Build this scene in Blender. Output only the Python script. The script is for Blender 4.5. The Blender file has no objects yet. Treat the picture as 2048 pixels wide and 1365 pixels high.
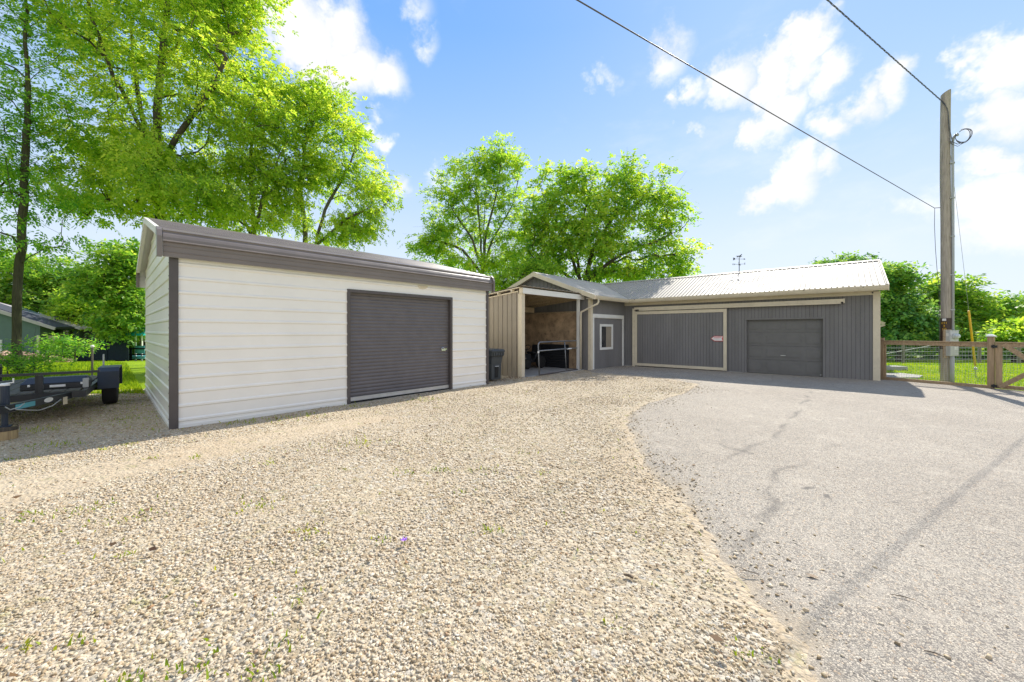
import bpy, bmesh, math, random
import numpy as np
from mathutils import Vector

random.seed(7)
RNG = np.random.default_rng(11)
S = bpy.context.scene
C = S.collection
F_, H_, CX, CY = 760.0, 1.5, 1024.0, 663.0      # focal (px of a 2048 wide frame), eye height, centre, horizon


# ------------------------------------------------------------------ survey helpers
def G(px, py):
    """ground point seen at a photo pixel (level yard)"""
    Y = F_ * H_ / (py - CY)
    return ((px - CX) / F_ * Y, Y)


def P(px, py, Y):
    return Vector(((px - CX) / F_ * Y, Y, H_ + (CY - py) / F_ * Y))


def hgt(x, y):
    """terrain height: the yard is level, the land behind falls away"""
    y = np.asarray(y, dtype=float)
    d = np.clip(y - 16.5, 0, 45)
    return -0.065 * d * np.clip(d / 4.0, 0, 1)


# ------------------------------------------------------------------ mesh builder
class MB:
    def __init__(s):
        s.v = []
        s.f = []
        s.fm = []
        s.cur = 0
        s.cuts = []

    def add(s, vs, fs):
        n = len(s.v)
        s.cuts.append((n, len(s.f)))
        s.v += [tuple(p) for p in vs]
        s.f += [tuple(i + n for i in f) for f in fs]
        s.fm += [s.cur] * len(fs)
        return s

    def hexa(s, b, t):
        """bottom 4 points, top 4 points"""
        return s.add(list(b) + list(t), [(3, 2, 1, 0), (4, 5, 6, 7), (0, 1, 5, 4), (1, 2, 6, 5), (2, 3, 7, 6), (3, 0, 4, 7)])

    def box(s, x0, x1, y0, y1, z0, z1):
        return s.hexa([(x0, y0, z0), (x1, y0, z0), (x1, y1, z0), (x0, y1, z0)],
                      [(x0, y0, z1), (x1, y0, z1), (x1, y1, z1), (x0, y1, z1)])

    def fbox(s, fr, u0, u1, v0, v1, z0, z1):
        q = [(u0, v0), (u1, v0), (u1, v1), (u0, v1)]
        return s.hexa([fr(u, v, z0) for u, v in q], [fr(u, v, z1) for u, v in q])

    def prism(s, poly, vec):
        n = len(poly)
        a = [Vector(p) for p in poly]
        b = [p + Vector(vec) for p in a]
        fs = [tuple(range(n))[::-1], tuple(range(n, 2 * n))]
        fs += [(i, (i + 1) % n, n + (i + 1) % n, n + i) for i in range(n)]
        return s.add(a + b, fs)

    def beam(s, a, b, w, h, up=(0, 0, 1)):
        """rectangular bar from a to b, w across, h along 'up'"""
        a, b = Vector(a), Vector(b)
        d = (b - a).normalized()
        side = d.cross(Vector(up)).normalized()
        u = side.cross(d).normalized()
        q = [(-w / 2, -h / 2), (w / 2, -h / 2), (w / 2, h / 2), (-w / 2, h / 2)]
        return s.hexa([a + side * x + u * y for x, y in q], [b + side * x + u * y for x, y in q])

    def tube(s, pts, r, n=8, caps=True):
        pts = [Vector(p) for p in pts]
        rs = r if isinstance(r, (list, tuple)) else [r] * len(pts)
        vs, fs = [], []
        ref = None
        for i, p in enumerate(pts):
            d = (pts[min(i + 1, len(pts) - 1)] - pts[max(i - 1, 0)]).normalized()
            if ref is None:
                ref = Vector((0, 0, 1)) if abs(d.z) < .9 else Vector((1, 0, 0))
            a = d.cross(ref).normalized()
            b = a.cross(d).normalized()
            ref = b
            for k in range(n):
                t = 2 * math.pi * k / n
                vs.append(p + a * (rs[i] * math.cos(t)) + b * (rs[i] * math.sin(t)))
        for i in range(len(pts) - 1):
            for k in range(n):
                k2 = (k + 1) % n
                fs.append((i * n + k, i * n + k2, (i + 1) * n + k2, (i + 1) * n + k))
        if caps:
            fs.append(tuple(range(n))[::-1])
            fs.append(tuple((len(pts) - 1) * n + k for k in range(n)))
        return s.add(vs, fs)

    def lathe(s, c, prof, n=20, axis=(0, 0, 1), caps=True):
        ax = Vector(axis).normalized()
        a = ax.orthogonal().normalized()
        b = ax.cross(a)
        c = Vector(c)
        vs, fs = [], []
        for r, h in prof:
            for k in range(n):
                t = 2 * math.pi * k / n
                vs.append(c + ax * h + a * (r * math.cos(t)) + b * (r * math.sin(t)))
        for i in range(len(prof) - 1):
            for k in range(n):
                k2 = (k + 1) % n
                fs.append((i * n + k, i * n + k2, (i + 1) * n + k2, (i + 1) * n + k))
        if caps:
            fs.append(tuple(range(n))[::-1])
            fs.append(tuple((len(prof) - 1) * n + k for k in range(n)))
        return s.add(vs, fs)

    def sweep(s, prof_a, prof_b):
        """a sheet between two matching polylines"""
        n = len(prof_a)
        return s.add(list(prof_a) + list(prof_b), [(i, i + 1, n + i + 1, n + i) for i in range(n - 1)])


ORIG = {}


def part(mb, name, mat, parent, **k):
    """build mb (world coordinates) as a child of a thing or of a part; each=True gives every piece an object of its own"""
    if k.pop('each', False):
        cuts = mb.cuts + [(len(mb.v), len(mb.f))]
        out = []
        for (v0, f0), (v1, f1) in zip(cuts[:-1], cuts[1:]):
            q = MB()
            q.add(mb.v[v0:v1], [tuple(i - v0 for i in f) for f in mb.f[f0:f1]])
            out.append(part(q, name, mat, parent, **k))
        return out
    o0 = ORIG[parent]
    mb.v = [tuple(Vector(p) - o0) for p in mb.v]
    me_parent = parent
    o = mb_build_local(mb, name, mat, **k)
    o.parent = me_parent
    ORIG[o] = o0
    return o


def mb_build_local(mb, name, mat, smooth=False, bevel=0.0, recalc=True):
    me = bpy.data.meshes.new(name)
    me.from_pydata(mb.v, [], mb.f)
    if recalc:
        bm = bmesh.new()
        bm.from_mesh(me)
        bmesh.ops.recalc_face_normals(bm, faces=bm.faces)
        bm.to_mesh(me)
        bm.free()
    if smooth:
        me.polygons.foreach_set('use_smooth', [True] * len(me.polygons))
    for q in (mat if isinstance(mat, (tuple, list)) else (mat,)):
        me.materials.append(q)
    if any(mb.fm):
        me.polygons.foreach_set('material_index', mb.fm)
    o = bpy.data.objects.new(name, me)
    C.objects.link(o)
    if bevel:
        m = o.modifiers.new('bevel', 'BEVEL')
        m.width = bevel
        m.segments = 2
        m.limit_method = 'ANGLE'
    return o


def tag(o, label=None, cat=None, group=None, kind=None):
    if label:
        o['label'] = label
    if cat:
        o['category'] = cat
    if group:
        o['group'] = group
    if kind:
        o['kind'] = kind
    return o


def thing(name, loc, label, cat, group=None):
    o = bpy.data.objects.new(name, None)
    o.empty_display_size = .3
    C.objects.link(o)
    o.location = loc
    ORIG[o] = Vector(loc)
    return tag(o, label, cat, group)


def solo(mb, name, mat, label=None, cat=None, group=None, kind=None, loc=None, **k):
    """a top-level object that is one mesh"""
    o0 = Vector(loc) if loc is not None else Vector((0, 0, 0))
    mb.v = [tuple(Vector(p) - o0) for p in mb.v]
    o = mb_build_local(mb, name, mat, **k)
    o.location = o0
    ORIG[o] = o0
    return tag(o, label, cat, group, kind)


def frame(o, u, v):
    ox, oy = o
    return lambda a, b, z: Vector((ox + u[0] * a + v[0] * b, oy + u[1] * a + v[1] * b, z))


def raw_mesh(name, V, Fq, mat, smooth=False):
    """fast mesh from numpy arrays; Fq (n,k) indices"""
    me = bpy.data.meshes.new(name)
    n, k = Fq.shape
    me.vertices.add(len(V))
    me.vertices.foreach_set('co', np.ascontiguousarray(V, dtype=np.float32).ravel())
    me.loops.add(n * k)
    me.loops.foreach_set('vertex_index', np.ascontiguousarray(Fq, dtype=np.int32).ravel())
    me.polygons.add(n)
    me.polygons.foreach_set('loop_start', np.arange(0, n * k, k, dtype=np.int32))
    if smooth:
        me.polygons.foreach_set('use_smooth', np.ones(n, dtype=bool))
    me.update(calc_edges=True)
    me.materials.append(mat)
    return me


def text_mb(body, size, right, up, origin, depth=.004):
    """letters as solid geometry laid on a plane"""
    cu = bpy.data.curves.new('letters', 'FONT')
    cu.body = body
    cu.size = size
    cu.extrude = depth / 2
    cu.align_x = 'CENTER'
    cu.align_y = 'CENTER'
    to = bpy.data.objects.new('letters', cu)
    C.objects.link(to)
    bpy.context.view_layer.update()
    me = bpy.data.meshes.new_from_object(to)
    right, up, origin = Vector(right).normalized(), Vector(up).normalized(), Vector(origin)
    nrm = right.cross(up)
    mb = MB()
    mb.add([origin + right * v.co.x + up * v.co.y + nrm * v.co.z for v in me.vertices],
           [tuple(p.vertices) for p in me.polygons])
    bpy.data.objects.remove(to)
    bpy.data.curves.remove(cu)
    bpy.data.meshes.remove(me)
    return mb


# ------------------------------------------------------------------ materials
def nodes_of(name):
    m = bpy.data.materials.new(name)
    m.use_nodes = True
    nt = m.node_tree
    nt.nodes.clear()
    out = nt.nodes.new('ShaderNodeOutputMaterial')
    return m, nt, out


class N:
    def __init__(s, nt):
        s.nt = nt

    def new(s, t, **k):
        n = s.nt.nodes.new(t)
        for a, b in k.items():
            setattr(n, a, b)
        return n

    def link(s, a, b):
        s.nt.links.new(a, b)

    def set(s, sock, v):
        if hasattr(v, 'is_output'):
            s.link(v, sock)
        else:
            if sock.type == 'RGBA' and len(v) == 3:
                v = (*v, 1)
            sock.default_value = v

    def coord(s, kind='Object'):
        return s.new('ShaderNodeTexCoord').outputs[kind]

    def noise(s, vec, scale, detail=4, rough=.55, out='Fac'):
        n = s.new('ShaderNodeTexNoise')
        s.link(vec, n.inputs['Vector'])
        n.inputs['Scale'].default_value = scale
        n.inputs['Detail'].default_value = detail
        n.inputs['Roughness'].default_value = rough
        return n.outputs[out]

    def voro(s, vec, scale, feature='F1', out='Distance', rand=1.0):
        n = s.new('ShaderNodeTexVoronoi', feature=feature)
        s.link(vec, n.inputs['Vector'])
        n.inputs['Scale'].default_value = scale
        n.inputs['Randomness'].default_value = rand
        return n.outputs[out]

    def ramp(s, fac, stops, interp='LINEAR'):
        n = s.new('ShaderNodeValToRGB')
        n.color_ramp.interpolation = interp
        e = n.color_ramp.elements
        while len(e) < len(stops):
            e.new(.5)
        for i, (p, c) in enumerate(stops):
            e[i].position = p
            e[i].color = (*c, 1) if len(c) == 3 else c
        s.set(n.inputs['Fac'], fac)
        return n.outputs['Color']

    def mix(s, fac, a, b, mode='MIX'):
        n = s.new('ShaderNodeMix', data_type='RGBA', blend_type=mode)
        s.set(n.inputs[0], fac)
        s.set(n.inputs[6], a)
        s.set(n.inputs[7], b)
        return n.outputs[2]

    def math(s, op, a, b=0.0, clamp=False):
        n = s.new('ShaderNodeMath', operation=op, use_clamp=clamp)
        s.set(n.inputs[0], a)
        s.set(n.inputs[1], b)
        return n.outputs[0]

    def rng(s, v, a, b, c=0.0, d=1.0, smooth=True):
        n = s.new('ShaderNodeMapRange', interpolation_type='SMOOTHSTEP' if smooth else 'LINEAR')
        s.set(n.inputs[0], v)
        for i, x in enumerate((a, b, c, d)):
            n.inputs[i + 1].default_value = x
        return n.outputs[0]

    def mapping(s, vec, scale=(1, 1, 1), rot=(0, 0, 0)):
        n = s.new('ShaderNodeMapping')
        s.link(vec, n.inputs['Vector'])
        n.inputs['Scale'].default_value = scale
        n.inputs['Rotation'].default_value = rot
        return n.outputs[0]

    def attr(s, name):
        n = s.new('ShaderNodeAttribute', attribute_name=name)
        return n.outputs['Fac']

    def bump(s, h, strength=.3, dist=.01, normal=None):
        n = s.new('ShaderNodeBump')
        s.link(h, n.inputs['Height'])
        n.inputs['Strength'].default_value = strength
        n.inputs['Distance'].default_value = dist
        if normal is not None:
            s.link(normal, n.inputs['Normal'])
        return n.outputs['Normal']

    def bsdf(s, col, rough=.6, metal=0.0, normal=None, spec=.4):
        n = s.new('ShaderNodeBsdfPrincipled')
        s.set(n.inputs['Base Color'], col)
        s.set(n.inputs['Roughness'], rough)
        n.inputs['Metallic'].default_value = metal
        n.inputs['Specular IOR Level'].default_value = spec
        if normal is not None:
            s.link(normal, n.inputs['Normal'])
        return n.outputs[0]


def paint(name, col, rough=.5, var=.12, scale=3.0, metal=0.0, bump=.05, bscale=60, spec=.4, stretch=(1, 1, 1), dirt=None, dirt_amt=.3):
    """painted / plain surface with uneven tone, fine grain and some grime"""
    m, nt, out = nodes_of(name)
    n = N(nt)
    co = n.mapping(n.coord(), stretch)
    a = n.noise(co, scale, 6)
    lo = tuple(c * (1 - var) for c in col)
    hi = tuple(min(1, c * (1 + var)) for c in col)
    c = n.ramp(a, [(.3, lo), (.7, hi)])
    if dirt:
        g = n.noise(co, scale * 2.3, 8, .7)
        c = n.mix(n.rng(g, .5, .75, 0, dirt_amt), c, dirt)
    fine = n.noise(co, bscale, 3)
    r = n.rng(a, .2, .8, rough * .85, min(1, rough * 1.15))
    sh = n.bsdf(c, r, metal, n.bump(fine, bump, .004), spec)
    n.link(sh, out.inputs[0])
    return m


def wood(name, col, dark, scale=6, axis='Z', rough=.75, bump=.3):
    m, nt, out = nodes_of(name)
    n = N(nt)
    st = {'Z': (14, 14, .9), 'X': (.9, 14, 14), 'Y': (14, .9, 14)}[axis]
    co = n.mapping(n.coord(), st)
    a = n.noise(co, scale * .35, 8, .65)
    b = n.noise(n.coord(), 1.3, 3)
    c = n.ramp(a, [(.25, dark), (.55, col), (.8, tuple(min(1, x * 1.25) for x in col))])
    c = n.mix(n.rng(b, .35, .7, 0, .35), c, dark)
    n.link(n.bsdf(c, rough, 0, n.bump(a, bump, .006), .25), out.inputs[0])
    return m


M = {}
M['white_metal'] = paint('white_metal', (.84, .808, .75), .32, .03, 1.2, bump=.04, bscale=9, spec=.5, dirt=(.62, .56, .46), dirt_amt=.1)
M['white_trim'] = paint('white_trim', (.78, .76, .71), .4, .04, 2)
M['dark_trim'] = paint('dark_trim', (.085, .072, .070), .42, .15, 3, spec=.45)
M['brown_roof'] = paint('brown_roof', (.175, .148, .134), .34, .12, 2, spec=.5, bump=.03, bscale=12)
M['door_curtain'] = paint('door_curtain', (.125, .114, .117), .42, .1, 4, spec=.45)
M['alu'] = paint('alu', (.55, .55, .54), .4, .1, 8, metal=.5)
M['steel'] = paint('steel', (.27, .275, .28), .5, .15, 10, metal=.8)
M['galv'] = paint('galv', (.42, .43, .43), .5, .12, 6, metal=.3)
M['black_paint'] = paint('black_paint', (.016, .018, .022), .4, .25, 5, spec=.5, dirt=(.05, .045, .04), dirt_amt=.3)
M['navy_plastic'] = paint('navy_plastic', (.012, .025, .05), .38, .2, 4, spec=.5)
M['tyre'] = paint('tyre', (.018, .018, .018), .85, .2, 12, bump=.3)
M['cream_trim'] = paint('cream_trim', (.66, .575, .43), .55, .07, 2.5, dirt=(.38, .31, .21), dirt_amt=.35, spec=.3)
M['beige_metal'] = paint('beige_metal', (.30, .255, .195), .5, .08, 2, dirt=(.3, .25, .18), dirt_amt=.3)
M['grey_siding'] = paint('grey_siding', (.195, .186, .182), .7, .12, 2.2, bump=.25, bscale=30, spec=.25, stretch=(1, 1, .25), dirt=(.17, .155, .14), dirt_amt=.45)
M['grey_groove'] = paint('grey_groove', (.06, .058, .06), .8, .1, 3, spec=.1)
M['garage_panel'] = paint('garage_panel', (.155, .149, .142), .55, .1, 3, bump=.15, bscale=80, dirt=(.14, .13, .12), dirt_amt=.4)
M['light_roof'] = paint('light_roof', (.40, .37, .325), .6, .06, 1.5, spec=.25, dirt=(.45, .42, .36), dirt_amt=.25)
M['old_roof'] = paint('old_roof', (.47, .455, .43), .55, .12, 2.5, spec=.25, dirt=(.24, .22, .2), dirt_amt=.4)
M['osb'] = paint('osb', (.46, .31, .185), .8, .35, 3, bump=.3, bscale=25, dirt=(.075, .055, .04), dirt_amt=.75)
M['raw_wood'] = wood('raw_wood', (.50, .38, .25), (.24, .17, .105), axis='X')
M['fence_wood'] = wood('fence_wood', (.45, .32, .195), (.22, .145, .09), axis='X')
M['post_wood'] = wood('post_wood', (.45, .32, .195), (.24, .16, .10), axis='Z')
M['pole_wood'] = wood('pole_wood', (.47, .41, .34), (.20, .165, .135), scale=8, axis='Z', bump=.6)
M['deck_wood'] = wood('deck_wood', (.13, .125, .11), (.05, .05, .045), axis='Y')
M['block_wood'] = wood('block_wood', (.42, .31, .16), (.2, .13, .07), axis='Z')
M['bark'] = wood('bark', (.115, .095, .075), (.035, .03, .025), scale=9, axis='Z', rough=.9, bump=1.0)
M['bark_grey'] = wood('bark_grey', (.16, .145, .12), (.055, .05, .042), scale=9, axis='Z', rough=.9, bump=1.0)
M['bark_moss'] = wood('bark_moss', (.095, .09, .05), (.03, .03, .022), scale=9, axis='Z', rough=.9, bump=1.0)
M['concrete'] = paint('concrete', (.36, .35, .33), .85, .15, 2.5, bump=.3, bscale=80, spec=.2, dirt=(.2, .19, .17), dirt_amt=.4)
M['meter_grey'] = paint('meter_grey', (.54, .55, .54), .5, .06, 3)
M['conduit_grey'] = paint('conduit_grey', (.40, .42, .43), .5, .06, 3)
M['label_white'] = paint('label_white', (.75, .74, .72), .5, .04, 4)
M['label_red'] = paint('label_red', (.62, .10, .10), .5, .08, 8)
M['label_pink'] = paint('label_pink', (.72, .42, .42), .5, .08, 8)
M['yellow'] = paint('yellow', (.80, .47, .02), .45, .08, 4)
M['pole_band'] = paint('pole_band', (.065, .04, .03), .6, .2, 5)
M['cable'] = paint('cable', (.10, .10, .105), .55, .15, 10)
M['bin_plastic'] = paint('bin_plastic', (.055, .062, .066), .5, .1, 5, spec=.4)
M['rubber_mat'] = paint('rubber_mat', (.02, .021, .023), .6, .2, 6)
M['chrome'] = paint('chrome', (.7, .7, .7), .2, .05, 6, metal=.9)
M['house_green'] = paint('house_green', (.11, .165, .15), .75, .1, 2, spec=.2)
M['house_roof'] = paint('house_roof', (.40, .37, .37), .8, .1, 3)
M['house_roof_dark'] = paint('house_roof_dark', (.05, .055, .07), .8, .1, 3)
M['fence_navy'] = paint('fence_navy', (.012, .022, .034), .75, .2, 2, spec=.2)
M['teal'] = paint('teal', (.03, .50, .47), .55, .12, 2, spec=.3)
M['sky_blue'] = paint('sky_blue', (.10, .36, .42), .55, .1, 2)
M['flower'] = paint('flower', (.32, .12, .62), .6, .1, 20)
M['twig'] = wood('twig', (.15, .11, .075), (.06, .045, .03))
M['far_rail'] = paint('far_rail', (.36, .37, .35), .6, .1, 3)
M['vane'] = paint('vane', (.03, .035, .035), .6, .2, 8)
M['old_wood'] = wood('old_wood', (.24, .215, .18), (.11, .1, .085), axis='Z')
M['brush_wood'] = wood('brush_wood', (.46, .32, .23), (.24, .16, .11), axis='X')


def glass_mat():
    m, nt, out = nodes_of('window_glass')
    n = N(nt)
    c = n.ramp(n.noise(n.coord(), 2.2, 3), [(.35, (.03, .033, .036)), (.7, (.09, .085, .075))])
    n.link(n.bsdf(c, .06, 0, None, .6), out.inputs[0])
    return m


M['glass'] = glass_mat()


def meter_glass():
    m, nt, out = nodes_of('meter_glass')
    n = N(nt)
    c = n.ramp(n.noise(n.coord(), 9, 2), [(.4, (.42, .46, .46)), (.6, (.6, .64, .63))])
    n.link(n.bsdf(c, .08, 0, None, .7), out.inputs[0])
    return m


M['meter_glass'] = meter_glass()


def leaf_mat(name, c0, c1, c2, trans=.5, tint=(1.25, 1.25, .55)):
    m, nt, out = nodes_of(name)
    n = N(nt)
    geo = n.new('ShaderNodeNewGeometry')
    r = geo.outputs['Random Per Island']
    clump = n.rng(n.noise(n.coord(), .8, 3), .30, .70)
    f = n.math('ADD', n.math('MULTIPLY', r, .55), n.math('MULTIPLY', clump, .42))
    c = n.ramp(f, [(.15, c0), (.5, c1), (.9, c2)])
    d = n.bsdf(c, .5, 0, None, .3)
    t = n.new('ShaderNodeBsdfTranslucent')
    n.link(n.mix(1.0, c, tint, 'MULTIPLY'), t.inputs[0])
    mx = n.new('ShaderNodeMixShader')
    mx.inputs[0].default_value = trans
    n.link(d, mx.inputs[1])
    n.link(t.outputs[0], mx.inputs[2])
    n.link(mx.outputs[0], out.inputs[0])
    return m


LG = (1.4, 1.25, .7)
M['leaf_ash'] = leaf_mat('leaf_ash', (.15, .33, .035), (.40, .60, .06), (.66, .74, .14), .64, LG)
M['leaf_thin'] = leaf_mat('leaf_thin', (.08, .27, .04), (.22, .48, .05), (.44, .62, .08), .62, LG)
M['leaf_maple'] = leaf_mat('leaf_maple', (.12, .31, .05), (.32, .54, .06), (.60, .68, .11), .63, LG)
M['leaf_mid'] = leaf_mat('leaf_mid', (.13, .33, .04), (.34, .55, .06), (.57, .68, .11), .64, LG)
M['leaf_wood'] = leaf_mat('leaf_wood', (.08, .23, .045), (.24, .46, .06), (.52, .64, .11), .57, LG)
M['leaf_dark'] = leaf_mat('leaf_dark', (.065, .20, .08), (.17, .37, .09), (.40, .55, .10), .54, LG)
M['grass'] = leaf_mat('grass', (.11, .24, .012), (.27, .43, .016), (.50, .58, .03), .42, LG)
M['weed'] = leaf_mat('weed', (.14, .24, .015), (.28, .38, .02), (.45, .45, .04), .45, LG)
M['dry_leaf'] = leaf_mat('dry_leaf', (.10, .055, .03), (.17, .10, .05), (.24, .15, .07), .2, (1, .9, .7))


def lawn_mat():
    m, nt, out = nodes_of('lawn')
    n = N(nt)
    co = n.coord()
    a = n.noise(co, .6, 4)
    b = n.noise(co, 25, 5, .7)
    c = n.ramp(a, [(.3, (.17, .30, .008)), (.7, (.31, .45, .010))])
    c = n.mix(n.rng(b, .3, .7), c, n.mix(.55, c, (.10, .13, .015)))
    n.link(n.bsdf(c, .9, 0, n.bump(b, .7, .05), .1), out.inputs[0])
    return m


def gravel_mat():
    m, nt, out = nodes_of('gravel')
    n = N(nt)
    co = n.coord()
    wob = n.noise(co, 14, 2, .5, 'Color')
    vv = n.new('ShaderNodeVectorMath', operation='ADD')
    sc = n.new('ShaderNodeVectorMath', operation='SCALE')
    n.link(wob, sc.inputs[0])
    sc.inputs['Scale'].default_value = .018
    n.link(co, vv.inputs[0])
    n.link(sc.outputs[0], vv.inputs[1])
    w = vv.outputs[0]
    d1 = n.voro(w, 27)
    e1 = n.voro(w, 27, 'DISTANCE_TO_EDGE')
    c1 = n.voro(w, 27, 'F1', 'Color')
    d2 = n.voro(w, 62)
    c2 = n.voro(w, 62, 'F1', 'Color')
    sep = n.new('ShaderNodeSeparateColor')
    n.link(c1, sep.inputs[0])
    sep2 = n.new('ShaderNodeSeparateColor')
    n.link(c2, sep2.inputs[0])
    stone = n.ramp(sep.outputs[0], [(0, (.26, .20, .13)), (.3, (.42, .34, .225)), (.6, (.54, .46, .345)), (.85, (.44, .40, .34)), (1, (.62, .56, .45))])
    small = n.ramp(sep2.outputs[0], [(0, (.27, .21, .135)), (.5, (.46, .375, .255)), (1, (.58, .50, .38))])
    gap = n.rng(e1, .0, .08)
    col = n.mix(gap, (.27, .21, .14), stone)
    big = n.noise(co, .45, 5, .6)
    pick = n.rng(n.noise(co, 2.1, 4, .6), .42, .62)
    col = n.mix(n.math('MULTIPLY', pick, .75), col, small)
    dirtc = n.ramp(n.noise(co, 6, 8, .7), [(.3, (.36, .275, .18)), (.7, (.53, .435, .31))])
    dirtm = n.math('ADD', n.attr('dirt'), n.math('MULTIPLY', n.math('SUBTRACT', n.noise(co, 3.5, 6, .7), .5), .9))
    col = n.mix(n.rng(dirtm, .25, .75, 0, .8), col, dirtc)
    red = n.rng(n.noise(co, 1.1, 6, .65), .6, .75, 0, .35)
    col = n.mix(red, col, (.30, .19, .11))
    col = n.mix(n.rng(big, .3, .7, 0, .22), col, (.55, .49, .39))
    green = n.math('MULTIPLY', n.rng(n.noise(co, 5.5, 7, .75), .54, .70), n.attr('green'))
    col = n.mix(green, col, (.17, .20, .04))
    h = n.math('ADD', n.math('MULTIPLY', n.math('SUBTRACT', 1.0, d1), .8), n.math('MULTIPLY', d2, -.3))
    n.link(n.bsdf(col, .9, 0, n.bump(h, .9, .02), .15), out.inputs[0])
    return m


def stone_mat():
    m, nt, out = nodes_of('pebble')
    n = N(nt)
    geo = n.new('ShaderNodeNewGeometry')
    r = geo.outputs['Random Per Island']
    c = n.ramp(r, [(0, (.27, .20, .12)), (.15, (.45, .345, .215)), (.38, (.57, .465, .32)), (.58, (.45, .40, .325)), (.78, (.60, .505, .365)), (.93, (.70, .63, .51)), (1, (.35, .21, .11))])
    pt = n.noise(n.coord(), .8, 7, .68)
    c = n.mix(n.rng(pt, .50, .72, 0, .55), c, n.mix(.6, c, (.30, .205, .115)))
    c = n.mix(n.rng(n.noise(n.coord(), 1.7, 6, .65), .52, .72, 0, .4), c, n.mix(.55, c, (.62, .56, .44)))
    mossy = n.math('MULTIPLY', n.rng(n.noise(n.coord(), 3.2, 6, .7), .55, .70, 0, .5), n.rng(n.noise(n.coord(), .35, 2), .42, .58))
    c = n.mix(mossy, c, (.36, .38, .12))
    sp = n.noise(n.coord(), 160, 3)
    c = n.mix(n.rng(sp, .35, .7, 0, .35), c, n.mix(.5, c, (.2, .16, .12)))
    n.link(n.bsdf(c, .85, 0, n.bump(sp, .3, .002), .2), out.inputs[0])
    return m


def asphalt_mat():
    m, nt, out = nodes_of('asphalt')
    n = N(nt)
    co = n.coord()
    c1 = n.voro(co, 95, 'F1', 'Color')
    d1 = n.voro(co, 95)
    e1 = n.voro(co, 95, 'DISTANCE_TO_EDGE')
    c2 = n.voro(co, 40, 'F1', 'Color')
    sep = n.new('ShaderNodeSeparateColor')
    n.link(c1, sep.inputs[0])
    sep2 = n.new('ShaderNodeSeparateColor')
    n.link(c2, sep2.inputs[0])
    ag = n.ramp(sep.outputs[1], [(0, (.17, .15, .13)), (.3, (.37, .325, .265)), (.6, (.46, .405, .328)), (.9, (.59, .515, .41)), (1, (.45, .33, .22))])
    ag = n.mix(n.rng(sep2.outputs[0], .2, .95, 0, .3), ag, (.47, .435, .375))
    col = n.mix(n.rng(e1, 0, .14), (.13, .12, .11), ag)
    big = n.noise(co, .5, 6, .6)
    mid = n.noise(co, 2.6, 6, .65)
    col = n.mix(n.rng(big, .35, .68, 0, .4), col, n.mix(1.0, col, (.76, .74, .73), 'MULTIPLY'))
    col = n.mix(n.rng(mid, .52, .75, 0, .4), col, (.50, .44, .36))
    st = n.math('ADD', n.attr('stain'), n.math('MULTIPLY', n.math('SUBTRACT', n.noise(co, 9, 5, .7), .5), .5))
    stm = n.math('MULTIPLY', n.rng(st, .2, .95, 0, .75), n.rng(n.attr('stain'), 0.02, .12))
    col = n.mix(stm, col, (.085, .08, .075))
    dm = n.math('ADD', n.attr('dirt'), n.math('MULTIPLY', n.math('SUBTRACT', n.noise(co, 5, 7, .7), .5), .8))
    col = n.mix(n.math('MULTIPLY', n.rng(dm, .3, .8, 0, .85), n.rng(n.attr('dirt'), .02, .2)), col, (.44, .36, .26))
    h = n.math('SUBTRACT', 1.0, d1)
    n.link(n.bsdf(col, .85, 0, n.bump(h, .45, .008), .25), out.inputs[0])
    return m


M['lawn'] = lawn_mat()
M['gravel'] = gravel_mat()
M['pebble'] = stone_mat()
M['asphalt'] = asphalt_mat()

# ------------------------------------------------------------------ ground sheets
# asphalt's ragged left edge (photo survey points -> world)
EDGE_PX = [(1611, 1365), (1575, 1303), (1529, 1243), (1483, 1193), (1451, 1143), (1414, 1092), (1391, 1051), (1359, 996),
           (1305, 953), (1277, 914), (1259, 877), (1248, 850), (1248, 838), (1259, 822), (1291, 806), (1364, 786), (1392, 768),
           (1345, 760), (1290, 753.5), (1235, 750), (1180, 745), (1165, 739)]
EDGE = [G(*p) for p in EDGE_PX]
EDGE = [(EDGE[0][0] - 1.9, -9.0), (EDGE[0][0] - .35, 0.3)] + EDGE
EY = np.array([p[1] for p in EDGE])
EX = np.array([p[0] for p in EDGE])


def edge_x(y):
    y = np.asarray(y, float)
    w = .018 * np.sin(y * 7.1) + .014 * np.sin(y * 13.7 + 1) + .012 * np.sin(y * 31 + 2) + .014 * np.sin(y * 57 + 3 * np.sin(y * 9)) + .010 * np.sin(y * 97 + 1)
    return np.interp(y, EY, EX) + w


BW = (-.7616, .6481)                 # along the barn front, to the left
BK = (.6481, .7616)                  # into the barn
B0 = (11.0, 11.4)
WE = (-.6957, -.7184)                # along the wing, toward the camera
C0 = (B0[0] + BW[0] * 8.0, B0[1] + BW[1] * 8.0)
FA, FB = (11.43, 11.75), (12.38, 9.83)


def right_x(y):
    y = np.asarray(y, float)
    fence = FA[0] + (FA[1] - y) * .495
    barn = B0[0] + BW[0] * (y - B0[1]) / BW[1] + .15
    return np.where(y > 11.6, barn, fence + .05)


def seg_dist(X, Y, pts):
    best = np.full(X.shape, 1e9)
    for (x0, y0), (x1, y1) in zip(pts[:-1], pts[1:]):
        dx, dy = x1 - x0, y1 - y0
        t = np.clip(((X - x0) * dx + (Y - y0) * dy) / (dx * dx + dy * dy + 1e-9), 0, 1)
        best = np.minimum(best, np.hypot(X - x0 - t * dx, Y - y0 - t * dy))
    return best


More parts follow.
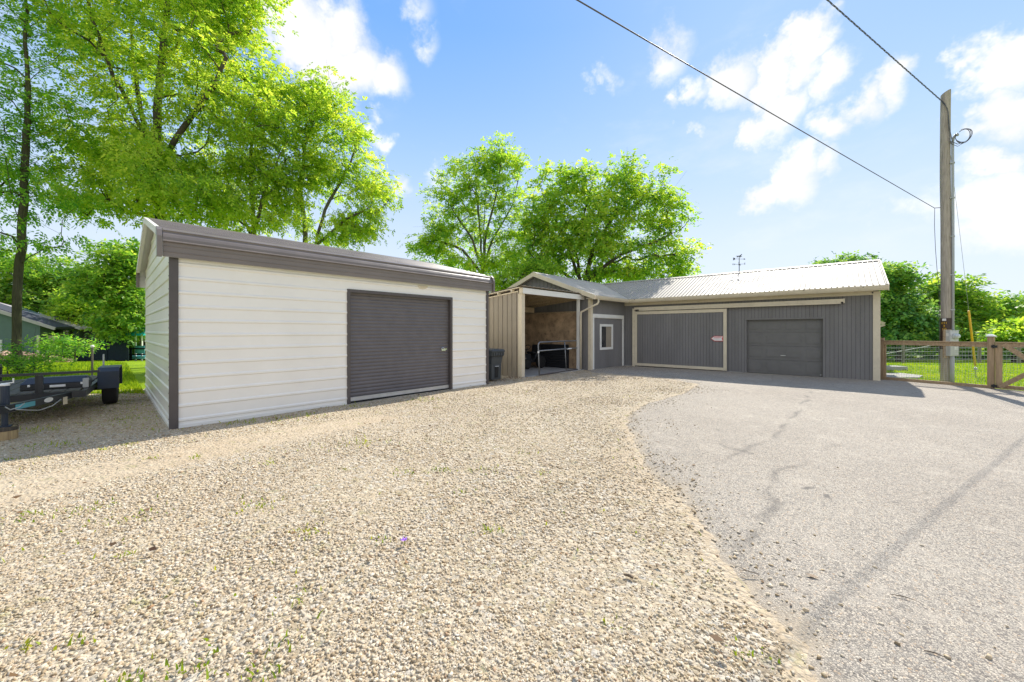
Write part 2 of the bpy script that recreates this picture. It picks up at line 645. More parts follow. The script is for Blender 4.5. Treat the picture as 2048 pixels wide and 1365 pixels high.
def grid_mesh(name, X, Y, Z, mat, attrs):
    r, c = X.shape
    V = np.stack([X, Y, Z], -1).reshape(-1, 3)
    i = np.arange(r * c).reshape(r, c)
    Fq = np.stack([i[:-1, :-1], i[:-1, 1:], i[1:, 1:], i[1:, :-1]], -1).reshape(-1, 4)
    me = raw_mesh(name, V, Fq, mat, True)
    for k, a in attrs.items():
        at = me.attributes.new(k, 'FLOAT', 'POINT')
        at.data.foreach_set('value', np.ascontiguousarray(a, dtype=np.float32).ravel())
    o = bpy.data.objects.new(name, me)
    C.objects.link(o)
    return o


def bumps(X, Y, amp):
    return amp * (np.sin(X * 1.3 + .5) * np.sin(Y * 1.1) + .6 * np.sin(X * 2.9 + Y * 1.7) + .4 * np.sin(X * 5.3 - Y * 4.1))


# big lawn sheet to the horizon
gx = np.concatenate([np.linspace(-1500, -90, 12), np.linspace(-80, 80, 120), np.linspace(90, 1500, 12)])
gy = np.concatenate([np.linspace(-400, -30, 8), np.linspace(-25, 75, 90), np.linspace(85, 2500, 16)])
X, Y = np.meshgrid(gx, gy)
tag(grid_mesh('ground', X, Y, hgt(X, Y) - .05, M['lawn'], {}), kind='structure')

# asphalt
ry = np.concatenate([np.linspace(-9, 1.2, 30), np.linspace(1.25, 8, 120), np.linspace(8.08, 16.45, 90)])
tt = np.linspace(0, 1, 210) ** 1.15
Yg = np.repeat(ry[:, None], len(tt), 1)
x0 = edge_x(ry)
x1 = np.maximum(right_x(ry), x0 + .05)
Xg = x0[:, None] + (x1 - x0)[:, None] * tt[None, :]
cr = [[G(*p) for p in q] for q in (
    [(1622, 785), (1590, 832), (1545, 880), (1492, 908), (1430, 925), (1345, 945)],
    [(1690, 893), (1605, 925), (1560, 948), (1540, 985), (1525, 1045), (1490, 1110)],
    [(1430, 862), (1462, 900), (1500, 912)])]
wd = [.07, .09, .10]
st = np.zeros_like(Xg)
for q, w in zip(cr, wd):
    d = seg_dist(Xg + .05 * np.sin(Yg * 5 + 2) + .03 * np.sin(Yg * 13), Yg + .04 * np.sin(Xg * 6), q)
    brk = .45 + .55 * np.clip(np.sin(Xg * 3.1 + 2 * np.sin(Yg * 2.2)) * np.sin(Yg * 3.7 + Xg) + .45, 0, 1)
    st = np.maximum(st, (np.exp(-(d / (w * .55)) ** 2) * .44 + np.exp(-(d / (w * 2.6)) ** 2) * .25) * brk)
for q, w in (([(1608, 982), (1640, 979), (1680, 980)], .018), ([(1648, 984), (1655, 1000), (1662, 1012)], .015)):
    st = np.maximum(st, np.exp(-(seg_dist(Xg, Yg, [G(*p) for p in q]) / w) ** 2) * 1.2)
for (px, py, w, a) in ((1350, 965, .32, .65), (1320, 950, .25, .6), (1560, 960, .22, .5), (1475, 1180, .22, .55), (1520, 1230, .25, .6),
                       (1810, 1225, .12, .7), (1760, 1240, .25, .35), (1640, 1290, .3, .45), (1410, 930, .3, .4)):
    gxp, gyp = G(px, py)
    st = np.maximum(st, np.exp(-((Xg - gxp) ** 2 + (Yg - gyp) ** 2) / w ** 2) * a * .55)
edge_d = Xg - x0[:, None]
dirt = np.exp(-edge_d / (.12 + .16 * np.sin(Yg * 1.9 + 1) ** 2)) * .85
Zg = -.03 + .05 * np.clip(edge_d / .22, 0, 1) ** .8 + bumps(Xg, Yg, .004) * np.clip(edge_d, 0, 1)
tag(grid_mesh('driveway', Xg, Yg, Zg, M['asphalt'], {'stain': st, 'dirt': dirt}), kind='structure')

# gravel yard (one sheet under the asphalt's edge)
ry = np.concatenate([np.linspace(-9, 1, 30), np.linspace(1.1, 16.6, 190)])
cx = np.linspace(0, 1, 200)
Yg = np.repeat(ry[:, None], len(cx), 1)
xl = np.where(ry < 9.0, -17.0, np.interp(ry, [9.0, 9.9, 10.8, 16.6], [-17, -9.6, -3.2, -1.5])) + .15 * np.sin(ry * 3)
xr = edge_x(ry) + .9
Xg = xl[:, None] + (xr - xl)[:, None] * cx[None, :]
ed = edge_x(ry)[:, None] - Xg
tracks = [[G(*p) for p in q] for q in ([(-260, 1060), (0, 1000), (260, 940), (480, 890), (700, 850)], [(-200, 1005), (60, 960), (300, 915), (520, 870), (760, 835)])]
dirt = np.exp(-(np.clip(ed, 0, 9) / (.16 + .14 * np.sin(Yg * 2.3) ** 2)) ** 1.1) * .62
for q in tracks:
    dirt = np.maximum(dirt, np.exp(-(seg_dist(Xg, Yg, q) / .34) ** 2) * .95)
dirt = np.maximum(dirt, .35 * np.exp(-(seg_dist(Xg, Yg, [G(900, 850), G(1290, 770)]) / .8) ** 2))
dirt = np.maximum(dirt, .9 * np.exp(-(seg_dist(Xg, Yg, [G(1235, 900), G(1250, 950), G(1330, 990)]) / .25) ** 2))
# the ground beside and under the trailer is half overgrown
green = .40 + .55 * np.exp(-((Xg + 1) ** 2 / 40 + (Yg - 9) ** 2 / 9)) + 1.3 * np.clip((-5.0 - Xg) / 2, 0, 1) * np.clip((Yg - 4.5) / 2.5, 0, 1)
Zg = bumps(Xg, Yg, .008) - .012 - .12 * np.clip((.0 - ed - .10) / .4, 0, 1)
tag(grid_mesh('gravel_yard', Xg, Yg, Zg, M['gravel'], {'dirt': dirt, 'green': green}), kind='structure')


def dirt_at(x, y):
    d = .5 * np.exp(-(np.clip(edge_x(y) - x, 0, 9) / (.14 + .14 * np.sin(y * 2.3) ** 2)) ** 1.1)
    for q in tracks:
        d = np.maximum(d, np.exp(-(seg_dist(x, y, q) / .36) ** 2) * .93)
    return d


def shed_gap(x, y):
    """inside the shed's footprint"""
    return in_shed(x, y)


# ------------------------------------------------------------------ loose stones: nobody could count them -> one object
SO = (-5.256, 5.861)
SU = (.6764, .7365)
SV = (-.7288, .6847)


def in_shed(x, y):
    det = SU[0] * SV[1] - SU[1] * SV[0]
    a = ((x - SO[0]) * SV[1] - (y - SO[1]) * SV[0]) / det
    b = (-(x - SO[0]) * SU[1] + (y - SO[1]) * SU[0]) / det
    return (a > -.06) & (a < 6.75) & (b > -.06)


def stones():
    tmpl = []
    iv = np.array([(-1, -1, -1), (1, -1, -1), (1, 1, -1), (-1, 1, -1), (-1, -1, 1), (1, -1, 1), (1, 1, 1), (-1, 1, 1)], float) * .72
    itri = np.array([(0, 2, 1), (0, 3, 2), (4, 5, 6), (4, 6, 7), (0, 1, 5), (0, 5, 4), (1, 2, 6), (1, 6, 5), (2, 3, 7), (2, 7, 6), (3, 0, 4), (3, 4, 7)])
    for k in range(40):
        v = iv * (1 + RNG.uniform(-.55, .32, (8, 1))) + RNG.uniform(-.22, .22, (8, 3))
        v[4:, :2] *= RNG.uniform(.5, .95)
        tmpl.append(v * np.array([1.1, RNG.uniform(.55, .95), RNG.uniform(.35, .75)]))
    T = np.array(tmpl)
    xs, ys, ss = [], [], []

    def zone(n, y0, y1, smin, smax, power=1.0):
        y = y0 + (y1 - y0) * RNG.random(n) ** power
        x = (RNG.random(n) * 2.9 - 1.45) * (y + .75)
        keep = (x < edge_x(y) + .03) & ~in_shed(x, y) & ((y < 9.2) | (x > -4))
        d = dirt_at(x, y)
        keep &= RNG.random(n) > d * 1.08
        keep &= RNG.random(n) < .45 + .75 * (.5 + .5 * np.sin(x * 1.9 + 2 * np.sin(y * 1.3)) * np.sin(y * 1.6 + 1.5 * np.sin(x * .9)))
        x, y = x[keep], y[keep]
        s = (smin + (smax - smin) * RNG.random(len(x)) ** 2.6) * (1 + .045 * (y - 1))
        # coarser patches and finer patches
        s *= .8 + .4 * (np.sin(x * 1.7 + 1) * np.sin(y * 2.1) * .5 + .5)
        xs.append(x); ys.append(y); ss.append(s)

    zone(760000, .8, 16.0, .0028, .0145, 1.6)
    x, y, s = (np.concatenate(a) for a in (xs, ys, ss))
    # a few stones strayed on to the asphalt
    n2 = 2400
    yy = 1.3 + 9 * RNG.random(n2)
    xx = edge_x(yy) + RNG.exponential(.20, n2) * (.4 + 1.2 * np.sin(yy * 1.7 + 1) ** 2)
    x, y, s = np.concatenate([x, xx]), np.concatenate([y, yy]), np.concatenate([s, .006 + .012 * RNG.random(n2) ** 2])
    n = len(x)
    k = RNG.integers(0, len(T), n)
    a = RNG.random(n) * 2 * np.pi
    v = T[k] * s[:, None, None]
    ti = RNG.uniform(-.35, .35, n)
    ca, sa, ct, st_ = np.cos(a), np.sin(a), np.cos(ti), np.sin(ti)
    vx, vy, vz = v[..., 0], v[..., 1], v[..., 2]
    vx, vz = vx * ct[:, None] - vz * st_[:, None], vx * st_[:, None] + vz * ct[:, None]
    wx = vx * ca[:, None] - vy * sa[:, None] + x[:, None]
    wy = vx * sa[:, None] + vy * ca[:, None] + y[:, None]
    base = np.where(x > edge_x(y), -.03 + .05 * np.clip((x - edge_x(y)) / .22, 0, 1) ** .8, -.012) + bumps(x, y, .008) * (x < edge_x(y))
    wz = vz + (base + s * .16)[:, None]
    V = np.stack([wx, wy, wz], -1).reshape(-1, 3)
    Fq = (itri[None] + 8 * np.arange(n)[:, None, None]).reshape(-1, 3)
    me = raw_mesh('gravel_stones', V, Fq, M['pebble'])
    o = bpy.data.objects.new('gravel_stones', me)
    C.objects.link(o)
    tag(o, 'loose tan and grey pebbles covering the gravel yard', 'gravel', kind='stuff')


stones()


# ------------------------------------------------------------------ grass and weeds
def blades(name, x, y, z, h, w, mat, lean=.45):
    n = len(x)
    a = RNG.random(n) * 2 * np.pi
    l = RNG.random(n) * lean * h
    b = RNG.random(n) * 2 * np.pi
    dx, dy = np.cos(a) * w, np.sin(a) * w
    tx, ty = x + np.cos(b) * l, y + np.sin(b) * l
    mx, my = x + np.cos(b) * l * .35, y + np.sin(b) * l * .35
    V = np.stack([np.stack([x - dx, y - dy, z], -1), np.stack([x + dx, y + dy, z], -1),
                  np.stack([mx + dx * .7, my + dy * .7, z + h * .6], -1), np.stack([tx, ty, z + h], -1),
                  np.stack([mx - dx * .7, my - dy * .7, z + h * .6], -1)], 1).reshape(-1, 3)
    Fq = (np.array([[0, 1, 2, 3, 4]])[None] + 5 * np.arange(n)[:, None, None]).reshape(-1, 5)
    me = raw_mesh(name, V, Fq, mat)
    o = bpy.data.objects.new(name, me)
    C.objects.link(o)
    return o


n = 52000
y = 9.2 + 16 * RNG.random(n) ** 1.6
x = -(.93 + .55 * RNG.random(n)) * y
k = ~((y < 9.9) & (RNG.random(n) < .6)) & ~in_shed(x, y)
x, y = x[k], y[k]
tag(blades('grass', x, y, hgt(x, y) - .05, .06 + .09 * RNG.random(len(x)), .006 + .006 * RNG.random(len(x)), M['grass']),
    'long unmown grass behind the trailer and white shed', 'grass', kind='stuff')
n = 46000
y = 9.0 + 14.5 * RNG.random(n) ** 1.3
x = 11.3 + 14 * RNG.random(n)
fx = FA[0] + (FA[1] - y) * .495
k = (x > fx + .12) & (x < y * 1.5) & ~(((x - B0[0]) * BW[0] + (y - B0[1]) * BW[1] > -.1) & ((x - B0[0]) * BK[0] + (y - B0[1]) * BK[1] > 0))
x, y = x[k], y[k]
tag(blades('grass', x, y, hgt(x, y) - .05, .04 + .05 * RNG.random(len(x)), .006 + .006 * RNG.random(len(x)), M['grass']),
    'bright mown lawn behind the wooden fence and utility pole', 'grass', kind='stuff')


def weeds():
    xs, ys = [], []
    spots = [(715, 888, .22, 70), (60, 1030, .10, 30), (250, 1035, .16, 60), (165, 1018, .12, 40), (515, 1010, .12, 40), (620, 1060, .08, 30),
             (255, 888, .06, 30), (210, 897, .05, 20), (30, 918, .07, 25), (245, 838, .06, 20), (80, 860, .16, 70), (120, 890, .14, 50),
             (55, 893, .06, 25), (810, 945, .08, 30), (880, 940, .08, 30), (960, 940, .09, 30), (985, 1058, .05, 25), (1090, 945, .06, 14),
             (1220, 1250, .05, 16), (395, 1330, .07, 26), (530, 1340, .05, 18), (250, 1362, .05, 18), (540, 925, .05, 20), (690, 938, .05, 18),
             (305, 915, .05, 16), (390, 915, .05, 16), (240, 1110, .05, 18), (45, 1290, .04, 12), (150, 1280, .04, 12), (760, 1080, .05, 14),
             (620, 832, .16, 50), (480, 845, .16, 50), (850, 800, .2, 50), (700, 812, .2, 60), (560, 838, .2, 50), (1505, 1305, .05, 18),
             (600, 1190, .05, 12), (560, 1285, .06, 16), (1055, 905, .06, 14), (930, 985, .05, 12)]
    for px, py, r, m in spots:
        cx_, cy_ = G(px, py)
        xs.append(cx_ + RNG.normal(0, r, m)); ys.append(cy_ + RNG.normal(0, r * .7, m))
    m = 1500
    yy = 1.6 + 11 * RNG.random(m)
    xx = (RNG.random(m) * 2.6 - 1.4) * yy
    kk = (np.sin(xx * 2.3 + yy) * np.sin(yy * 1.9 - xx * .7) > .25)
    xs.append(xx[kk]); ys.append(yy[kk])
    m = 5200
    yy = 5.4 + 4.6 * RNG.random(m)
    xx = -(.86 + .6 * RNG.random(m)) * yy
    kk = RNG.random(m) < np.clip((yy - 5.3) / 3.5, .05, 1) * (.4 + .6 * (np.sin(xx * 2.1) * np.sin(yy * 2.6) > -.2))
    xs.append(xx[kk]); ys.append(yy[kk])
    tall = np.concatenate([np.full(len(q), 2.3 if (i < len(spots) and spots[i][2] >= .12 and spots[i][1] < 900) else 1.0) for i, q in enumerate(xs)])
    x, y = np.concatenate(xs), np.concatenate(ys)
    k = (x < edge_x(y) - .02) & ~in_shed(x, y)
    x, y, tall = x[k], y[k], tall[k]
    tag(blades('weeds', x, y, np.full(len(x), -.012), .010 + .030 * RNG.random(len(x)) ** 1.5 * tall, .003 + .005 * RNG.random(len(x)), M['weed'], 1.4),
        'small green weeds sprouting through the gravel', 'weeds', kind='stuff')


weeds()


def litter():
    spots = [(1020, 757, .25, 160), (1005, 762, .3, 120), (1110, 765, .5, 140), (1210, 757, .5, 160), (1280, 757, .5, 120), (990, 772, .3, 60)]
    x = np.concatenate([G(a, b)[0] + RNG.normal(0, r, m) for a, b, r, m in spots] + [(RNG.random(700) * 2.7 - 1.35) * 6])
    y = np.concatenate([G(a, b)[1] + RNG.normal(0, r * .6, m) for a, b, r, m in spots] + [1.6 + 9 * RNG.random(700)])
    k = ~in_shed(x, y) & (x < edge_x(y) + .6)
    x, y = x[k], y[k]
    n = len(x)
    a = RNG.random(n) * 6.28
    s = .012 + .022 * RNG.random(n)
    z = np.full(n, .012) + .02 * RNG.random(n)
    c, d = np.cos(a) * s, np.sin(a) * s
    t = RNG.uniform(-.5, .5, n) * s
    V = np.stack([np.stack([x - c, y - d, z], -1), np.stack([x + d * .5, y - c * .5, z + t], -1), np.stack([x + c, y + d, z + .004], -1), np.stack([x - d * .5, y + c * .5, z - t * .3], -1)], 1).reshape(-1, 3)
    me = raw_mesh('fallen_leaves', V, np.arange(4 * n).reshape(n, 4), M['dry_leaf'])
    o = bpy.data.objects.new('fallen_leaves', me)
    C.objects.link(o)
    tag(o, 'brown fallen leaves and bark bits scattered on the gravel', 'leaves', kind='stuff')


litter()

# ------------------------------------------------------------------ the white metal garage
SW, SD = 6.73, 5.8
SF = frame(SO, SU, SV)


def rib_profile(z0, z1, step=.222, first=.11, h=.015):
    out = [(0, z0)]
    z = first
    while z < z1 - .04:
        if z > z0 + .04:
            out += [(0, z - .032), (-h, z - .013), (-h, z + .013), (0, z + .032)]
        z += step
    return out + [(0, z1)]


def white_garage():
    t = thing('metal_garage', (SO[0], SO[1], 0), 'white ribbed metal garage with dark roof trim and a roll-up door', 'garage')
    o0, o1, oz = 2.72, 5.46, 2.377
    mb = MB()
    for a0, a1, z0, z1 in ((0, o0, .0, 2.70), (o1, SW, .0, 2.70), (o0, o1, oz, 2.70)):
        pr = rib_profile(z0, z1)
        mb.sweep([SF(a0, b, z) for b, z in pr], [SF(a1, b, z) for b, z in pr])
    part(mb, 'wall', M['white_metal'], t)
    for nm, aa, sg in (('wall', 0.0, 1), ('wall', SW, -1)):
        pr = rib_profile(0, 3.74, first=.13)

        def lim(z):
            q = max(0, (z - 2.95) / .25)
            return min(q, SD / 2 - .01)
        mb = MB()
        mb.sweep([SF(aa + b * sg, lim(z), z) for b, z in pr], [SF(aa + b * sg, SD - lim(z), z) for b, z in pr])
        part(mb, nm, M['white_metal'], t)
    mb = MB()
    pr = rib_profile(0, 2.8)
    mb.sweep([SF(0, SD - b, z) for b, z in pr], [SF(SW, SD - b, z) for b, z in pr])
    part(mb, 'wall', M['white_metal'], t)
    # base angle
    mb = MB()
    mb.fbox(SF, .08, o0 - .01, -.022, .02, -.03, .035)
    mb.fbox(SF, o1 + .01, SW - .06, -.022, .02, -.03, .035)
    mb.fbox(SF, -.02, .02, .06, SD, -.03, .035)
    part(mb, 'base_rail', M['white_trim'], t, each=True)
    # corner trims
    for a0, a1, b0, b1 in ((-.028, .082, -.030, .004), (SW - .055, SW + .03, -.030, .004)):
        mb = MB()
        mb.fbox(SF, a0, a1, b0, b1, -.03, 2.66)
        part(mb, 'corner_trim', M['dark_trim'], t)
    # screws of the side wall's corner
    # roof: rounded eaves, ribs lengthwise
    half = [(-.10, 2.63), (-.10, 2.70), (-.106, 2.705), (-.106, 2.712), (-.10, 2.717), (-.10, 2.785), (-.106, 2.79), (-.106, 2.797), (-.10, 2.80), (-.10, 2.848),
            (-.132, 2.856), (-.132, 2.868), (-.104, 2.885), (-.098, 2.93), (-.078, 2.975), (-.05, 3.012), (-.058, 3.04), (-.03, 3.062), (.0, 3.06), (.05, 3.082)]
    d = .18
    sl = math.hypot(1, .25)
    while d < 2.80:
        for dd, hh in ((-.035, 0), (-.016, .022), (.016, .022), (.035, 0)):
            half.append((.05 + (d + dd) / sl, 3.082 + (d + dd) / sl * .25 + hh))
        d += .225
    ridge = (SD / 2, 3.082 + (SD / 2 - .05) * .25)
    prof = half + [(ridge[0] - .12, ridge[1] - .02), (ridge[0], ridge[1] + .03), (ridge[0] + .12, ridge[1] - .02)] + [(SD - b, z) for b, z in reversed(half)]
    inner = [(-.085, 2.63), (-.085, 2.9), (.06, 3.04), (ridge[0], ridge[1] - .045), (SD - .06, 3.04), (SD + .085, 2.9), (SD + .085, 2.63)]
    A0, A1 = -.10, SW + .10
    mb = MB()
    mb.sweep([SF(A0, b, z) for b, z in prof], [SF(A1, b, z) for b, z in prof])
    part(mb, 'roof', M['brown_roof'], t)
    mb = MB()
    mb.sweep([SF(A0 - .055, b, z) for b, z in inner], [SF(A1 + .055, b, z) for b, z in inner])
    part(mb, 'soffit', M['white_trim'], t, each=True)
    for sa, sb in ((A0 - .07, A0 - .012), (A1 + .012, A1 + .07)):
        mb = MB()
        lo = [(.10, 3.055), (ridge[0], ridge[1] - .02)]
        for q in (lo, [(SD - b, z) for b, z in lo]):
            (b0, z0), (b1, z1) = q
            mb.hexa([SF(sa, b0, z0 - .07), SF(sb, b0, z0 - .07), SF(sb, b1, z1 - .07), SF(sa, b1, z1 - .07)],
                    [SF(sa, b0, z0 + .045), SF(sb, b0, z0 + .045), SF(sb, b1, z1 + .045), SF(sa, b1, z1 + .045)])
        part(mb, 'rake_trim', M['white_trim'], t)
        mb = MB()
        e = [(-.142, 2.628), (-.142, 2.93), (-.10, 3.03), (-.03, 3.085), (.10, 3.105), (.10, 2.985), (.0, 2.95), (-.02, 2.628)]
        mb.prism([SF(sa, b, z) for b, z in e], SF(sb, 0, 0) - SF(sa, 0, 0))
        mb.prism([SF(sa, SD - b, z) for b, z in e], SF(sb, 0, 0) - SF(sa, 0, 0))
        part(mb, 'eave_cap', M['brown_roof'], t, each=True)
    # door surround
    mb = MB()
    mb.fbox(SF, o0, o0 + .065, -.03, .09, -.02, oz - .065)
    mb.fbox(SF, o1 - .065, o1, -.03, .09, -.02, oz - .065)
    mb.fbox(SF, o0, o1, -.03, .09, oz - .065, oz)
    part(mb, 'door_frame', M['dark_trim'], t, each=True)
    door = None
    pr = []
    z = .115
    while z < 2.34:
        for dz, b in ((0, .072), (.012, .066), (.028, .061), (.048, .061), (.062, .066), (.074, .073)):
            pr.append((b, z + dz))
        z += .077
    mb = MB()
    mb.sweep([SF(o0 + .066, b, z) for b, z in pr], [SF(o1 - .066, b, z) for b, z in pr])
    mb.fbox(SF, o0 + .066, o1 - .066, .10, .12, 0, 2.36)
    door = part(mb, 'roll_up_door', M['door_curtain'], t)
    mb = MB()
    mb.fbox(SF, o0 + .068, o1 - .068, .045, .085, .03, .112)
    mb.fbox(SF, o0 + .068, o1 - .068, .038, .05, .098, .112)
    part(mb, 'bottom_bar', M['alu'], door)
    mb = MB()
    mb.fbox(SF, o0 + .068, o1 - .068, .05, .08, -.01, .03)
    part(mb, 'weather_strip', M['tyre'], door)
    mb = MB()
    mb.fbox(SF, 5.17, 5.29, .042, .056, 1.0, 1.05)
    mb.fbox(SF, 5.24, 5.33, .034, .044, 1.03, 1.055)
    mb.tube([SF(5.20 + .045 * math.cos(q), .03, 1.045 + .035 * math.sin(q)) for q in np.linspace(-.6, 3.7, 12)], .008, 6)
    part(mb, 'latch', M['chrome'], door)
    # a stained spot of old sealant under the eave
    mb = MB()
    q = [(4.42, 2.56), (4.46, 2.53), (4.56, 2.52), (4.64, 2.535), (4.70, 2.57), (4.70, 2.60), (4.42, 2.60)]
    mb.prism([SF(a, -.018, z) for a, z in q], SF(0, .012, 0) - SF(0, 0, 0))
    part(mb, 'sealant_patch', M['cream_trim'], t)
    # screw heads down the corner trims
    mb = MB()
    for k in range(13):
        z = .15 + .2 * k
        mb.lathe(SF(-.03, -.012, z), [(.007, 0), (.005, .006)], 6, (-SU[0], -SU[1], 0))
    part(mb, 'screw', M['dark_trim'], t, each=True)
    return t


white_garage()

# ------------------------------------------------------------------ the grey barn
BFR = frame(B0, BW, BK)                       # (along the front, into the barn, z)
WFR = frame(C0, WE, BW)                       # (along the wing wall toward us, into the wing, z)
WT = 2.714                                    # wing length
WINGEND = (C0[0] + WE[0] * WT, C0[1] + WE[1] * WT)
NE = (-WE[0], -WE[1])
GBR = frame(B0, BK, BW)                       # right gable: (r, inward, z)
GWG = frame(WINGEND, BW, NE)                  # wing gable: (r, inward, z)
HALF, OVER, EZ, SL = 2.5, .35, 2.85, .393


def zr(r):
    return EZ + SL * (r + OVER) if r <= HALF else EZ + SL * (2 * HALF - r + OVER)


def board_wall(fr, rects, spacing=.102, gap=.007, th=.009, back=.02):
    """vertical grooved boards; rects = (a0, a1, z0, z1) with z1 a number or a function of a"""
    mb = MB()
    for a0, a1, z0, z1 in rects:
        top = z1 if callable(z1) else (lambda a, q=z1: q)
        mb.cur = 1
        mid = sorted({a0, a1} | ({HALF} if a0 < HALF < a1 and callable(z1) else set()))
        for m0, m1 in zip(mid[:-1], mid[1:]):
            mb.hexa([fr(m0, 0, z0), fr(m1, 0, z0), fr(m1, back, z0), fr(m0, back, z0)],
                    [fr(m0, 0, top(m0)), fr(m1, 0, top(m1)), fr(m1, back, top(m1)), fr(m0, back, top(m0))])
        mb.cur = 0
        k = math.floor(a0 / spacing)
        while k * spacing < a1:
            x0, x1 = max(a0, k * spacing + gap / 2), min(a1, (k + 1) * spacing - gap / 2)
            k += 1
            if x1 - x0 < .004:
                continue
            t0, t1 = top(x0) - .001, top(x1) - .001
            mb.hexa([fr(x0, -th, z0), fr(x1, -th, z0), fr(x1, .002, z0), fr(x0, .002, z0)],
                    [fr(x0, -th, t0), fr(x1, -th, t1), fr(x1, .002, t1), fr(x0, .002, t0)])
    return mb


def rib_roof(fr, a0, a1, low, high, spacing=.135, rib=.028, lift=0.0, rw=.020):
    mb = MB()
    k0, k1 = math.ceil(a0 / spacing), math.floor(a1 / spacing)
    cuts = sorted({a0, a1} | {k * spacing for k in range(k0, k1 + 1)})

    def pt(a, r, dz):
        return fr(a, r, zr(r) + dz + lift)
    for c0, c1 in zip(cuts[:-1], cuts[1:]):
        l0, l1, h = low(c0), low(c1), high
        if h - max(l0, l1) < .01 and h - min(l0, l1) < .01:
            continue
        mb.hexa([pt(c0, l0, -.03), pt(c1, l1, -.03), pt(c1, h, -.03), pt(c0, h, -.03)],
                [pt(c0, l0, 0), pt(c1, l1, 0), pt(c1, h, 0), pt(c0, h, 0)])
    for c in cuts:
        l = low(c)
        if high - l < .05:
            continue
        w = rw
        mb.hexa([pt(c - w, l, .001), pt(c + w, l, .001), pt(c + w, high, .001), pt(c - w, high, .001)],
                [pt(c - w * .45, l, rib), pt(c + w * .45, l, rib), pt(c + w * .45, high, rib), pt(c - w * .45, high, rib)])
    return mb


